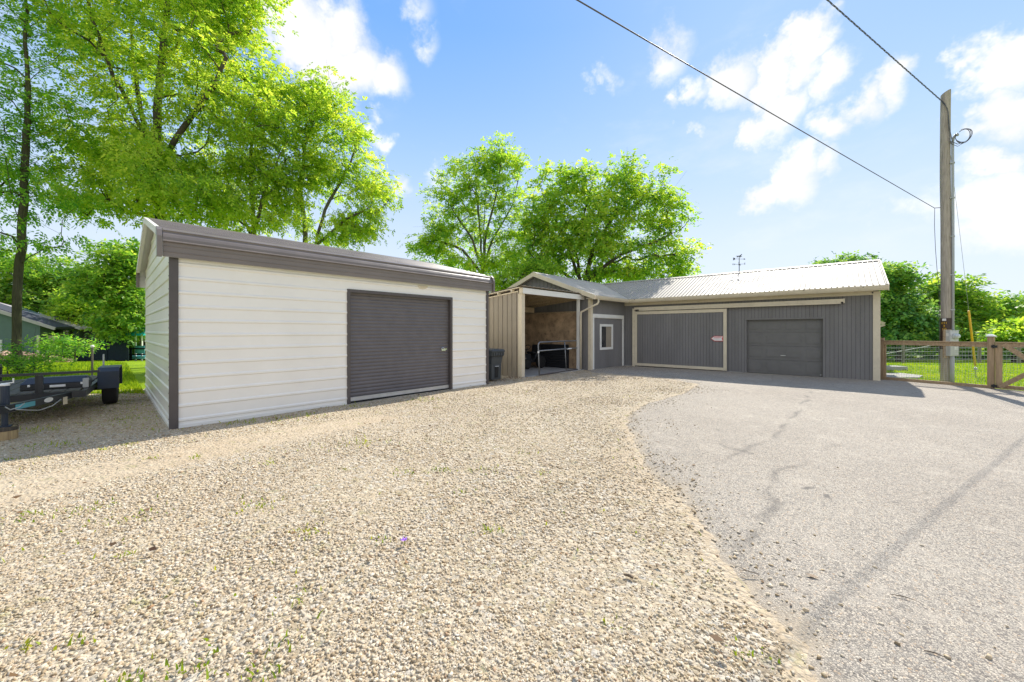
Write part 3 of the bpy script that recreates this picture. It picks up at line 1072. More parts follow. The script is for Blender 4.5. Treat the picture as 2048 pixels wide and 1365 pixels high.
def barn():
    t = thing('barn', (B0[0], B0[1], 0), 'long grey board barn with cream trim and pale ribbed metal roof', 'barn')
    gs = (M['grey_siding'], M['grey_groove'])
    # front wall, openings: garage door 1.243-3.46
    part(board_wall(BFR, [(0, 1.243, -.05, 2.74), (1.243, 3.46, 1.955, 2.74), (3.46, 8.0, -.05, 2.74)]), 'wall', gs, t)
    # wing wall, opening for the wide door
    part(board_wall(WFR, [(0, WT, 2.0, 2.74), (0, .2, -.05, 2.0), (2.55, WT, -.05, 2.0)]), 'wall', gs, t)
    top = lambda r: zr(r) - .04
    part(board_wall(GBR, [(0, 5, -.05, top)], spacing=.2, gap=.012), 'gable_wall', gs, t)
    part(board_wall(GWG, [(0, 5, -.05, top)], spacing=.2, gap=.012), 'gable_wall', gs, t)
    mb = MB()
    mb.fbox(BFR, 0, 13, 4.98, 5.0, -.5, 2.8)
    mb.fbox(WFR, -5, WT, 4.98, 5.0, -.5, 2.8)
    part(mb, 'rear_wall', M['grey_siding'], t)
    # roofs
    val_b = lambda s: max(-OVER, (s - 8.0) / .936)
    part(rib_roof(BFR, -.17, 10.30, val_b, HALF), 'roof', M['light_roof'], t)
    val_w = lambda a: max(-OVER, -a)
    part(rib_roof(WFR, -2.46, WT + .3, val_w, HALF), 'roof', M['old_roof'], t)
    part(rib_roof(BFR, -.17, 13, lambda s: HALF, 5 + OVER), 'roof', M['light_roof'], t)
    part(rib_roof(WFR, -5, WT + .3, lambda s: HALF, 5 + OVER), 'roof', M['old_roof'], t)
    # valley flashing
    mb = MB()
    pts = [Vector(WFR(-r, r, zr(r) + .012)) for r in (-OVER, HALF)]
    mb.beam(pts[0], pts[1], .07, .012)
    part(mb, 'valley_flashing', M['dark_trim'], t)
    # ridge caps
    mb = MB()
    for fr, a0, a1 in ((BFR, -.19, 10.4), (WFR, -5.0, WT + .32)):
        mb.hexa([fr(a0, HALF - .16, zr(HALF - .16) + .022), fr(a1, HALF - .16, zr(HALF - .16) + .022), fr(a1, HALF, zr(HALF) + .02), fr(a0, HALF, zr(HALF) + .02)],
                [fr(a0, HALF - .16, zr(HALF - .16) + .032), fr(a1, HALF - .16, zr(HALF - .16) + .032), fr(a1, HALF, zr(HALF) + .04), fr(a0, HALF, zr(HALF) + .04)])
        mb.hexa([fr(a0, HALF + .16, zr(HALF + .16) + .022), fr(a1, HALF + .16, zr(HALF + .16) + .022), fr(a1, HALF, zr(HALF) + .02), fr(a0, HALF, zr(HALF) + .02)],
                [fr(a0, HALF + .16, zr(HALF + .16) + .032), fr(a1, HALF + .16, zr(HALF + .16) + .032), fr(a1, HALF, zr(HALF) + .04), fr(a0, HALF, zr(HALF) + .04)])
    part(mb, 'ridge_cap', M['light_roof'], t)
    # rake boards
    def rake(fr, b0, b1, lift):
        mb = MB()
        for r0, r1 in ((-OVER - .02, HALF), (HALF, 5 + OVER)):
            z0, z1 = zr(r0) + lift, zr(r1) + lift
            mb.hexa([fr(r0, b0, z0 - .175), fr(r0, b1, z0 - .175), fr(r1, b1, z1 - .175), fr(r1, b0, z1 - .175)],
                    [fr(r0, b0, z0), fr(r0, b1, z0), fr(r1, b1, z1), fr(r1, b0, z1)])
        return mb
    part(rake(GBR, -.20, -.172, .02), 'rake_board', M['cream_trim'], t)
    part(rake(GWG, -.332, -.302, .02), 'rake_board', M['cream_trim'], t)
    mb = MB()
    for fr, b0, b1 in ((GBR, -.171, -.016), (GWG, -.301, -.016)):
        for r0, r1 in ((-OVER, HALF), (HALF, 5 + OVER)):
            z0, z1 = zr(r0) - .045, zr(r1) - .045
            mb.hexa([fr(r0, b0, z0 - .015), fr(r0, b1, z0 - .015), fr(r1, b1, z1 - .015), fr(r1, b0, z1 - .015)],
                    [fr(r0, b0, z0), fr(r0, b1, z0), fr(r1, b1, z1), fr(r1, b0, z1)])
    part(mb, 'soffit', M['cream_trim'], t, each=True)
    # eave: soffit, frieze and gutter along barn and wing
    mb = MB()
    mb.fbox(BFR, -.165, 7.66, -.335, .0, 2.735, 2.752)
    mb.fbox(WFR, .34, WT + .29, -.335, .0, 2.737, 2.754)
    part(mb, 'eave_soffit', M['cream_trim'], t, each=True)
    mb = MB()
    mb.fbox(BFR, .12, 7.98, -.038, -.014, 2.60, 2.733)
    part(mb, 'frieze_board', M['cream_trim'], t)
    gut = [(-.335, 2.70), (-.40, 2.70), (-.43, 2.745), (-.45, 2.80), (-.455, 2.835), (-.435, 2.835), (-.43, 2.80), (-.40, 2.73), (-.355, 2.72), (-.35, 2.84), (-.335, 2.84)]

    def gutter(fr, a0, a1, drop=.0):
        mb = MB()
        mb.prism([fr(a0, b, z) for b, z in gut], fr(a1, 0, -drop) - fr(a0, 0, 0))
        return mb
    part(gutter(BFR, -.17, 7.60, 0), 'gutter', M['cream_trim'], t)
    part(gutter(WFR, .42, WT + .32, 0), 'gutter', M['cream_trim'], t)
    mb = MB()
    for j in range(6):
        s = .35 + 1.4 * j
        mb.fbox(BFR, s, s + .02, -.462, -.436, 2.80, 2.838)
    mb.fbox(BFR, .12, .15, -.06, -.038, 2.64, 2.69)
    part(mb, 'gutter_clip', M['dark_trim'], t, each=True)
    # downspout: gutter outlet, elbow, slanting run to the open bay's post
    # corner posts
    mb = MB()
    mb.fbox(BFR, -.014, .125, -.036, -.013, -.02, 2.70)
    mb.fbox(GBR, -.036, .10, -.036, -.014, -.02, 2.70)
    part(mb, 'corner_post', M['cream_trim'], t)
    mb = MB()
    mb.fbox(WFR, WT - .12, WT + .014, -.036, -.013, -.02, 2.74)
    mb.fbox(GWG, -.036, .08, -.036, -.014, -.02, 2.74)
    part(mb, 'corner_post', M['cream_trim'], t)
    # door track cover
    mb = MB()
    mb.fbox(BFR, .78, 7.50, -.15, -.014, 2.42, 2.51)
    mb.fbox(BFR, .86, 7.30, -.145, -.03, 2.36, 2.418)
    mb.fbox(BFR, .765, .80, -.155, -.014, 2.38, 2.515)
    part(mb, 'door_track', M['cream_trim'], t)
    mb = MB()
    mb.fbox(BFR, 7.502, 7.605, -.10, -.014, -.02, 2.47)
    part(mb, 'door_jamb', M['cream_trim'], t)
    # sliding door
    SB = frame(BFR(0, -.06, 0)[:2], BW, BK)
    door = part(board_wall(SB, [(4.025, 7.5, .05, 2.34)], spacing=.107, th=.012), 'sliding_door', gs, t)
    mb = MB()
    mb.fbox(SB, 4.025, 4.135, -.034, -.013, .05, 2.335)
    mb.fbox(SB, 7.40, 7.498, -.034, -.013, .05, 2.335)
    mb.fbox(SB, 4.137, 7.398, -.034, -.013, 2.21, 2.335)
    mb.fbox(SB, 4.137, 7.398, -.034, -.013, .05, .155)
    part(mb, 'door_trim', M['cream_trim'], door, each=True)
    mb = MB()
    mb.fbox(SB, 4.2, 7.4, .0, .04, .0, .048)
    part(mb, 'bottom_gap', M['tyre'], door)
    # garage door, recessed
    mb = MB()
    d0, d1, dz = 1.243, 3.46, 1.955
    mb.fbox(BFR, d0, d1, .13, .16, 0, dz)
    for k in range(4):
        z0, z1 = .03 + k * .481, .03 + (k + 1) * .481 - .008
        mb.fbox(BFR, d0 + .02, d1 - .02, .10, .13, z0, z1)
        for c in range(4):
            w = (d1 - d0 - .04) / 4
            x0 = d0 + .02 + c * w
            for (qa, qb, qz0, qz1, pb) in ((x0 + .06, x0 + w - .06, z0 + .08, z1 - .08, .092),):
                mb.fbox(BFR, qa, qb, pb, .10, qz0, qz1)
                mb.fbox(BFR, qa + .03, qb - .03, pb - .006, pb, qz0 + .03, qz1 - .03)
    gd = part(mb, 'garage_door', M['garage_panel'], t, bevel=.003)
    mb = MB()
    mb.fbox(BFR, 2.28, 2.42, .065, .086, .66, .68)
    mb.fbox(BFR, 1.33, 1.37, .07, .099, .07, .09)
    part(mb, 'handle', M['alu'], gd, each=True)
    mb = MB()
    mb.fbox(BFR, d0, d0 + .05, -.02, .13, 0, dz)
    mb.fbox(BFR, d1 - .05, d1, -.02, .13, 0, dz)
    mb.fbox(BFR, d0 + .05, d1 - .05, -.02, .13, dz - .05, dz)
    part(mb, 'garage_door_jamb', M['grey_siding'], t, each=True)
    # wide door in the wing with a window
    WB = frame(WFR(0, -.01, 0)[:2], WE, BW)
    wd = part(board_wall(WB, [(.2, 1.053, .03, 2.02), (2.06, 2.55, .03, 2.02), (1.053, 2.06, .03, .755), (1.053, 2.06, 1.786, 2.02)], spacing=.204, gap=.005, th=.006), 'wide_door', gs, t)
    mb = MB()
    for a0, a1, z0, z1 in ((1.053, 2.06, 1.69, 1.786), (1.053, 2.06, .755, .85), (1.053, 1.15, .85, 1.69), (1.963, 2.06, .85, 1.69)):
        mb.fbox(WB, a0, a1, -.03, .01, z0, z1)
    wf = part(mb, 'window_frame', M['white_trim'], wd)
    mb = MB()
    mb.fbox(WB, 1.15, 1.963, .0, .006, .85, 1.69)
    part(mb, 'window_pane', M['glass'], wd)
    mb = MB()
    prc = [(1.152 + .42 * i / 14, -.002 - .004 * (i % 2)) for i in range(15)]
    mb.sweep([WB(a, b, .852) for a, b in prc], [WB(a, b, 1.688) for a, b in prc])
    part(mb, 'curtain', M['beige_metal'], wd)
    mb = MB()
    mb.fbox(WFR, .138, .24, -.045, -.014, -.02, 2.02)
    mb.fbox(WFR, 2.51, 2.608, -.045, -.014, -.02, 2.02)
    mb.fbox(WFR, .138, 2.608, -.045, -.014, 2.02, 2.18)
    mb.fbox(WFR, .25, 2.50, -.07, -.045, 2.04, 2.10)
    part(mb, 'door_surround', M['white_trim'], t, each=True)
    # low porch roof behind the right gable
    mb = MB()
    for r0, r1 in ((4.4, 5.1),):
        mb.prism([GBR(5.2, 0.0, 2.05), GBR(5.2, -.48, 1.83), GBR(5.2, -.48, 1.77), GBR(5.2, 0, 1.95)], GBR(9.0, 0, 0) - GBR(5.2, 0, 0))
    pr = part(mb, 'porch_roof', M['house_green'], t)
    mb = MB()
    mb.beam(GBR(5.18, 0, 2.03), GBR(5.18, -.50, 1.80), .03, .10)
    mb.beam(GBR(5.19, 0, 1.56), GBR(5.19, -.50, 1.76), .05, .09)
    part(mb, 'porch_bracket', M['cream_trim'], pr)
    # plinth strip of concrete along the foot of the walls
    mb = MB()
    mb.fbox(BFR, 3.5, 8.0, -.03, .0, -.05, .03)
    mb.fbox(WFR, 0, WT, -.03, .0, -.05, .025)
    part(mb, 'footing', M['concrete'], t, each=True)
    # downspout
    mb = MB()
    p = [WFR(WT + .10, -.40, 2.71), WFR(WT + .10, -.40, 2.60), WFR(WT + .12, -.37, 2.53), WFR(WT + .18, -.30, 2.49)]
    q = Vector((2.56 + .10, 14.60, 2.24))
    p += [p[-1].lerp(q, .5), q, Vector((q.x - .02, q.y, 2.12)), Vector((q.x - .02, q.y, .05))]
    mb.tube(p, .036, 8)
    part(mb, 'downspout', M['cream_trim'], t, smooth=True)
    return t


barn()

# arrow sign on the sliding door (its lettering is too small to read in the photo)
AO = BFR(0, -.098, 0)
AF = frame(AO[:2], BW, BK)
t = thing('arrow_sign', AF(4.3, 0, 1.2), 'small red and pink arrow sign pointing left on the sliding door', 'sign')
mb = MB()
pts = [(4.14, 1.13), (4.14, 1.325), (4.44, 1.325), (4.56, 1.228), (4.44, 1.13)]
mb.prism([AF(a, 0, z) for a, z in pts], AF(0, .004, 0) - AF(0, 0, 0))
part(mb, 'board', M['label_red'], t)
mb = MB()
pts = [(4.155, 1.15), (4.19, 1.228), (4.155, 1.305), (4.43, 1.305), (4.53, 1.228), (4.43, 1.15)]
mb.prism([AF(a, -.003, z) for a, z in pts], AF(0, .0025, 0) - AF(0, 0, 0))
part(mb, 'face', M['label_white'], t)
mb = MB()
mb.fbox(AF, 4.20, 4.44, -.005, -.0032, 1.245, 1.298)
mb.fbox(AF, 4.25, 4.47, -.005, -.0032, 1.205, 1.222)
part(mb, 'stripe', M['label_pink'], t)

# ------------------------------------------------------------------ open lean-to bay
LO = (.324, 12.32)
LFR = frame(LO, NE, BW)


def lt(r):
    return 2.955 - .1 * r


def lean_to():
    t = thing('lean_to', (LO[0], LO[1], 0), 'open-fronted lean-to bay with beige metal side wall beside the grey barn', 'shed')
    LW = frame(LO, BW, NE)
    mb = board_wall(LW, [(.12, 4.3, -.02, lambda a: lt(a) - .13)], spacing=.205, gap=.022, th=.022)
    part(mb, 'side_wall', (M['beige_metal'], M['grey_groove']), t)
    mb = MB()
    mb.fbox(LFR, .0, 3.5, 4.28, 4.3, -.1, 2.5)
    part(mb, 'rear_wall', M['grey_siding'], t)
    mb = MB()
    mb.fbox(LFR, -.035, .115, -.02, .13, -.05, 2.72)
    part(mb, 'post', M['cream_trim'], t)
    mb = MB()
    mb.fbox(LFR, 3.22, 3.31, .0, .09, -.02, 2.73)
    mb.fbox(LFR, 3.20, 3.33, -.02, -.001, -.02, 2.24)
    part(mb, 'post', M['white_trim'], t)
    mb = MB()
    mb.fbox(LFR, -.04, 3.52, -.075, -.022, 2.722, 2.905)
    part(mb, 'header_beam', M['white_trim'], t)
    mb = MB()
    mb.fbox(LFR, -.07, -.042, -.08, .06, 2.715, 2.91)
    mb.hexa([LFR(-.16, .0, lt(0) - .055), LFR(-.02, .0, lt(0) - .055), LFR(-.02, 4.3, lt(4.3) - .055), LFR(-.16, 4.3, lt(4.3) - .055)],
            [LFR(-.16, .0, lt(0) - .03), LFR(-.02, .0, lt(0) - .03), LFR(-.02, 4.3, lt(4.3) - .03), LFR(-.16, 4.3, lt(4.3) - .03)])
    for r in np.arange(.3, 4.3, .6):
        mb.fbox(LFR, -.15, -.01, r, r + .05, lt(r) - .13, lt(r) - .058)
    mb.hexa([LFR(-.045, .13, lt(.13) - .16), LFR(-.02, .13, lt(.13) - .16), LFR(-.02, 4.3, lt(4.3) - .16), LFR(-.045, 4.3, lt(4.3) - .16)],
            [LFR(-.045, .13, lt(.13) - .12), LFR(-.02, .13, lt(.13) - .12), LFR(-.02, 4.3, lt(4.3) - .12), LFR(-.045, 4.3, lt(4.3) - .12)])
    part(mb, 'eave_trim', M['cream_trim'], t)
    # corrugated roof
    mb = MB()
    a = -.16
    xs = []
    while a < 3.5:
        for dx, dz in ((0, 0), (.16, 0), (.178, .022), (.212, .022)):
            if a + dx < 3.52:
                xs.append((a + dx, dz))
        a += .23
    mb.sweep([LFR(x, -.12, lt(-.12) + z) for x, z in xs], [LFR(x, 4.35, lt(4.35) + z) for x, z in xs])
    mb.sweep([LFR(x, -.12, lt(-.12) + z - .012) for x, z in xs], [LFR(x, 4.35, lt(4.35) + z - .012) for x, z in xs])
    mb.sweep([LFR(x, -.12, lt(-.12) + z - .012) for x, z in xs], [LFR(x, -.12, lt(-.12) + z) for x, z in xs])
    part(mb, 'roof', M['beige_metal'], t)
    for a in (.45, 1.2, 1.95, 2.7, 3.38):
        mb = MB()
        z0, z1 = lt(0.06) - .025, lt(4.2) - .025
        mb.hexa([LFR(a, .0, z0 - .19), LFR(a + .045, .0, z0 - .19), LFR(a + .045, 4.2, z1 - .19), LFR(a, 4.2, z1 - .19)],
                [LFR(a, .0, z0), LFR(a + .045, .0, z0), LFR(a + .045, 4.2, z1), LFR(a, 4.2, z1)])
        part(mb, 'rafter', M['raw_wood'], t)
    mb = MB()
    mb.fbox(LFR, .05, 3.3, 2.2, 2.26, 2.28, 2.50)
    part(mb, 'tie_beam', M['raw_wood'], t)
    mb = MB()
    mb.fbox(LFR, 3.44, 3.465, .05, 4.2, .03, 2.28)
    part(mb, 'plywood_lining', M['osb'], t)
    mb = MB()
    mb.fbox(LFR, 3.40, 3.44, .03, 4.2, 2.24, 2.29)
    mb.fbox(LFR, 3.38, 3.44, .10, .14, .0, 2.24)
    part(mb, 'lining_batten', M['raw_wood'], t)
    mb = MB()
    mb.fbox(LFR, -.02, 3.52, -.06, 4.28, -.06, .018)
    part(mb, 'floor_slab', M['concrete'], t)
    return t


lean_to()

# tube gate standing in front of the bay
g0, g1 = Vector((.913, 12.69, 0)), Vector((2.86, 15.05, 0))
gu = (g1 - g0).normalized()
GL = (g1 - g0).length
gn = Vector((gu.y * -1, gu.x, 0))
TG = lambda a, z: g0 + gu * a + gn * (z * .05) + Vector((0, 0, z))
t = thing('tube_gate', g0, 'grey metal tube gate with rounded corners standing across the open bay', 'gate')
mb = MB()
r = .13
path = [TG(0, .03), TG(0, .6), TG(0, 1.13 - r)] + [TG(r - r * math.cos(q), 1.13 - r + r * math.sin(q)) for q in np.linspace(.25, 1.57, 6)]
path += [TG(GL * .5, 1.135)] + [TG(GL - r + r * math.sin(q), 1.13 - r + r * math.cos(q)) for q in np.linspace(0, 1.4, 6)] + [TG(GL, 1.13 - r), TG(GL, .5), TG(GL, .03)]
mb.tube(path, .024, 10)
part(mb, 'outer_tube', M['steel'], t, smooth=True)
for nm, p in (('rail', [TG(0, .84), TG(GL, .86)]), ('rail', [TG(0, .04), TG(GL, .03)]), ('stay', [TG(GL * .56, .04), TG(GL * .55, 1.12)])):
    mb = MB()
    mb.tube(p, .019 if nm == 'stay' else .022, 10)
    part(mb, nm, M['steel'] if p[0].z > .5 or nm == 'stay' else M['dark_trim'], t, smooth=True)
mb = MB()
mb.tube([TG(0, .77), TG(0, .83)], .032, 10)
mb.tube([TG(GL * .60, .845), TG(GL * .70, .85)], .027, 10)
part(mb, 'collar', M['label_white'], t, each=True)

# dark machine parked in the bay, ribbed sheet against the lining
mo = LFR(1.85, 1.9, 0)
MF = frame((mo[0], mo[1]), NE, BW)
t = thing('riding_mower', (mo[0], mo[1], 0), 'dark machine with bright metal fittings parked inside the open lean-to', 'mower')
mb = MB()
prof = [(0, .25), (.05, .55), (.35, .62), (.62, .60), (.66, .38), (.85, .38), (.95, .62), (1.25, .58), (1.3, .25)]
mb.prism([MF(a, -.22, z) for a, z in prof], MF(0, .44, 0) - MF(0, 0, 0))
part(mb, 'body', M['black_paint'], t, bevel=.03)
mb = MB()
seat = [(.80, .60), (.84, .68), (1.12, .66), (1.18, .95), (1.26, .95), (1.24, .60)]
mb.prism([MF(a, -.18, z) for a, z in seat], MF(0, .36, 0) - MF(0, 0, 0))
part(mb, 'seat', M['rubber_mat'], t, bevel=.02)
for a, rr, sb in ((.22, .19, -.34), (1.05, .25, -.36), (.22, .19, .34), (1.05, .25, .36)):
    mb = MB()
    w = .09
    ax = (BW[0], BW[1], 0)
    mb.lathe(MF(a, sb, rr + .018), [(rr * .55, -w), (rr * .9, -w), (rr, -w * .7), (rr, w * .7), (rr * .9, w), (rr * .55, w)], 20, ax)
    wh = part(mb, 'tyre', M['tyre'], t, smooth=True)
    mb = MB()
    mb.lathe(MF(a, sb, rr + .018), [(rr * .54, -w * .8), (rr * .2, -w * .95), (rr * .2, w * .95), (rr * .54, w * .8)], 16, ax)
    part(mb, 'rim', M['alu'], wh)
mb = MB()
mb.tube([MF(.55, 0, .6), MF(.66, 0, .84)], .016, 8)
mb.tube([MF(.66 + .05 * math.cos(q), .16 * math.sin(q), .85 + .09 * math.cos(q)) for q in np.linspace(0, 6.28, 18)], .013, 6)
part(mb, 'steering_wheel', M['black_paint'], t)
mb = MB()
mb.tube([MF(.02, -.2, .50), MF(-.06, -.12, .72), MF(.02, -.05, .76)], .013, 6)
mb.lathe(MF(-.01, -.15, .50), [(.05, 0), (.05, .03), (.03, .04)], 12, (-NE[0], -NE[1], 0))
mb.lathe(MF(-.01, .12, .50), [(.05, 0), (.05, .03), (.03, .04)], 12, (-NE[0], -NE[1], 0))
mb.fbox(MF, .1, .3, -.25, -.23, .42, .46)
part(mb, 'fitting', M['chrome'], t)

mb = MB()
prf = []
for k in range(9):
    z = .02 + k * .105
    prf += [(.0, z), (-.018, z + .03), (-.018, z + .06), (.0, z + .09)]
mb.sweep([LFR(3.36 + b, .55, z + .018) for b, z in prf], [LFR(3.36 + b, 1.95, z + .018) for b, z in prf])
mb.sweep([LFR(3.385, .55, .04), LFR(3.385, .55, .95)], [LFR(3.385, 1.95, .04), LFR(3.385, 1.95, .95)])
mb.fbox(LFR, 3.35, 3.385, .545, .55, .04, .95)
solo(mb, 'rubber_sheet', M['rubber_mat'], 'black ribbed sheet standing against the plywood lining behind the tube gate', 'sheet', loc=LFR(3.36, 1.2, 0))

# ------------------------------------------------------------------ wheeled bin between garage and bay
bx, by = -.64, 11.66
t = thing('wheeled_bin', (bx, by, 0), 'dark grey wheeled rubbish bin between the white garage and beige wall', 'bin')
bu = Vector((.74, -.67, 0)).normalized()
BN = frame((bx, by), (-bu.y, bu.x), (-bu.x, -bu.y))


def ring(h, w, d, z):
    return [BN(-w, -d + h, z), BN(w, -d + h, z), BN(w, d + h, z), BN(-w, d + h, z)]


mb = MB()
L = [ring(0, .20, .22, .04), ring(0, .215, .235, .5), ring(0, .235, .26, .72), ring(0, .27, .30, .76), ring(0, .275, .305, .90)]
for a, b in zip(L[:-1], L[1:]):
    mb.hexa(a, b)
part(mb, 'body', M['bin_plastic'], t, bevel=.012)
mb = MB()
for k in range(5):
    a = -.22 + k * .105
    mb.fbox(BN, a, a + .035, -.325, -.30, .765, .87)
mb.fbox(BN, -.28, .28, -.325, .32, .87, .90)
part(mb, 'rim', M['bin_plastic'], t)
mb = MB()
mb.hexa([BN(-.285, -.34, .905), BN(.285, -.34, .905), BN(.285, .33, .905), BN(-.285, .33, .905)], [BN(-.25, -.29, .955), BN(.25, -.29, .955), BN(.25, .30, .965), BN(-.25, .30, .965)])
part(mb, 'lid', M['bin_plastic'], t, bevel=.012)
mb = MB()
mb.prism([BN(-.07, -.222, .10), BN(.07, -.222, .10), BN(.075, -.238, .44), BN(-.075, -.238, .44)], BN(0, -.012, 0) - BN(0, 0, 0))
part(mb, 'recess_panel', M['tyre'], t)
mb = MB()
mb.tube([BN(-.075, -.25, .44), BN(.075, -.25, .44)], .012, 8)
part(mb, 'grab_bar', M['alu'], t)
mb = MB()
for sx in (-.23, .23):
    mb.lathe(BN(sx, .2, .11), [(.11, -.03), (.11, .03)], 18, (BN(1, 0, 0) - BN(0, 0, 0)))
part(mb, 'wheel', M['tyre'], t, each=True)

# ------------------------------------------------------------------ weather vane on the barn ridge
vo = BFR(4.06, 2.5, zr(2.5) + .03)
t = thing('weather_vane', vo, 'small black weather vane with a running horse on the barn ridge', 'weather vane')
vx = Vector((.93, -.30, 0)).normalized()
vy = Vector((.30, .93, 0)).normalized()
V3 = lambda a, z, b=0.0: vo + vx * a + vy * b + Vector((0, 0, z))
mb = MB()
mb.tube([V3(0, -.10), V3(0, .68)], [.016, .011], 8)
mb.lathe(V3(0, .30), [(.01, -.03), (.03, 0), (.01, .03)], 12)
part(mb, 'rod', M['vane'], t)
mb = MB()
for a, b in ((.17, -.02), (-.17, -.02), (0, .16)):
    mb.tube([V3(0, .02), V3(a, -.10 if b < 0 else -.07, b - .05)], .008, 6)
part(mb, 'tripod_foot', M['vane'], t, each=True)
mb = MB()
mb.tube([V3(-.17, .31, .02), V3(.17, .31, -.02)], .006, 6)
mb.tube([V3(.05, .31, .17), V3(-.05, .31, -.17)], .006, 6)
part(mb, 'compass_arm', M['vane'], t, each=True)
for ch, p in (('W', V3(-.20, .315, .02)), ('E', V3(.20, .315, -.02)), ('N', V3(.06, .315, .20)), ('S', V3(-.06, .315, -.20))):
    part(text_mb(ch, .11, vx, (0, 0, 1), p, .008), 'letter', M['vane'], t)
mb = MB()
mb.tube([V3(-.19, .545), V3(.19, .515)], .007, 6)
mb.prism([V3(.17, .485), V3(.17, .55), V3(.24, .515)], vy * .008)
mb.prism([V3(-.14, .545), V3(-.19, .60), V3(-.24, .59), V3(-.21, .545), V3(-.24, .50), V3(-.19, .49)], vy * .008)
part(mb, 'arrow', M['vane'], t)
hs = [(-.095, .655), (-.085, .672), (-.06, .668), (-.02, .662), (.02, .668), (.045, .70), (.06, .722), (.068, .738), (.074, .722), (.10, .705), (.098, .697), (.078, .698), (.066, .672),
      (.06, .645), (.085, .632), (.098, .612), (.09, .608), (.072, .622), (.045, .628), (.04, .605), (.05, .585), (.042, .585), (.028, .605), (.022, .628), (-.025, .632), (-.04, .612), (-.06, .590), (-.068, .592),
      (-.054, .615), (-.05, .630), (-.072, .622), (-.088, .606), (-.096, .611), (-.078, .634), (-.068, .652), (-.085, .66), (-.115, .645), (-.12, .655)]
mb = MB()
mb.prism([V3(a * 1.15, .0 + z) for a, z in hs], vy * .010)
part(mb, 'horse', M['vane'], t)

# ------------------------------------------------------------------ board and mesh fence, gate
fu = Vector((FB[0] - FA[0], FB[1] - FA[1])).normalized()
FFR = frame(FA, (fu.x, fu.y), (-fu.y, fu.x))      # along, away to the lawn, z


def wires(fr, a0, a1, z0, z1, b, step=.055, r=.0016):
    mb = MB()
    a = a0
    while a < a1:
        mb.fbox(fr, a - r, a + r, b - r, b + r, z0, z1)
        a += step
    z = z0
    while z < z1:
        mb.fbox(fr, a0, a1, b - r + .003, b + r + .003, z - r, z + r)
        z += step
    return mb


t = thing('mesh_fence', (FA[0], FA[1], 0), 'low brown timber fence with wire mesh between barn and gate', 'fence')
mb = MB()
mb.fbox(FFR, .0, 2.092, -.02, .02, 1.09, 1.195)
mb.fbox(FFR, .0, 2.092, -.045, .045, 1.197, 1.222)
part(mb, 'rail', M['fence_wood'], t, each=True)
mb = MB()
mb.fbox(FFR, .0, 2.092, -.035, .03, .0, .10)
part(mb, 'rail', M['fence_wood'], t, each=True)
mb = MB()
mb.fbox(FFR, -.03, .06, -.045, .045, -.02, 1.30)
mb.fbox(FFR, .065, .10, .0, .03, .10, 1.09)
part(mb, 'post', M['post_wood'], t)
mb = MB()
mb.fbox(FFR, 2.095, 2.205, -.055, .055, -.02, 1.36)
pp = part(mb, 'post', M['post_wood'], t, bevel=.006)
mb = MB()
mb.fbox(FFR, 2.072, 2.228, -.078, .078, 1.362, 1.385)
mb.hexa([FFR(2.08, -.07, 1.386), FFR(2.22, -.07, 1.386), FFR(2.22, .07, 1.386), FFR(2.08, .07, 1.386)],
        [FFR(2.11, -.02, 1.43), FFR(2.16, -.02, 1.43), FFR(2.16, .02, 1.43), FFR(2.11, .02, 1.43)])
part(mb, 'post_cap', M['label_white'], pp)
part(wires(FFR, .11, 2.05, .10, 1.09, .028), 'wire_mesh', M['galv'], t)

gh = FFR(2.21, 0, 0)
t = thing('timber_gate', gh, 'brown timber gate with crossed braces and wire mesh at the right edge', 'gate')
mb = MB()
for a0, a1 in ((2.222, 2.332), (3.42, 3.53)):
    mb.fbox(FFR, a0, a1, -.022, .022, .04, 1.20)
part(mb, 'stile', M['post_wood'], t, each=True)
mb = MB()
mb.fbox(FFR, 2.334, 3.418, -.02, .02, 1.10, 1.20)
mb.fbox(FFR, 2.222, 3.53, -.04, .04, 1.203, 1.228)
mb.fbox(FFR, 2.334, 3.418, -.02, .02, .04, .13)
part(mb, 'rail', M['fence_wood'], t, each=True)
mb = MB()
mb.beam(FFR(2.36, -.035, 1.17), FFR(3.45, -.035, .08), .025, .10)
mb.beam(FFR(2.30, -.062, .08), FFR(3.45, -.062, 1.12), .025, .10)
part(mb, 'brace', M['fence_wood'], t, each=True)
part(wires(FFR, 2.34, 3.41, .13, 1.10, .026), 'wire_mesh', M['galv'], t)
mb = MB()
for z in (1.11, .10):
    mb = MB()
    mb.fbox(FFR, 2.17, 2.27, -.092, -.074, z - .03, z + .03)
    mb.lathe(FFR(2.212, -.094, z - .045), [(.018, 0), (.018, .09)], 10)
    part(mb, 'hinge', M['black_paint'], t)

# ------------------------------------------------------------------ utility pole
PX, PY = 12.56, 11.0
nr = Vector((-.752, -.659, 0))
rt = Vector((.659, -.752, 0))
PO = Vector((PX, PY, 0))
t = thing('utility_pole', PO, 'tall weathered wooden utility pole with grey conduit and meter box', 'pole')
PP = lambda a, b, z: PO + rt * a + nr * b + Vector((0, 0, z))
mb = MB()
zs = np.linspace(-.1, 8.40, 40)
n = 20
vs, fs = [], []
for i, z in enumerate(zs):
    for k in range(n):
        q = 2 * math.pi * k / n
        rr = (.118 - .0018 * max(z, 0)) * (1 + .02 * math.sin(3 * q + z * 1.7) + .012 * math.sin(7 * q + z * 3))
        zz = z + (.06 * math.cos(q) if i == len(zs) - 1 else 0)
        vs.append(PP(rr * math.cos(q) + .012 * math.sin(z * .7), rr * math.sin(q), zz))
for i in range(len(zs) - 1):
    for k in range(n):
        fs.append((i * n + k, i * n + (k + 1) % n, (i + 1) * n + (k + 1) % n, (i + 1) * n + k))
fs.append(tuple((len(zs) - 1) * n + k for k in range(n)))
mb.add(vs, fs)
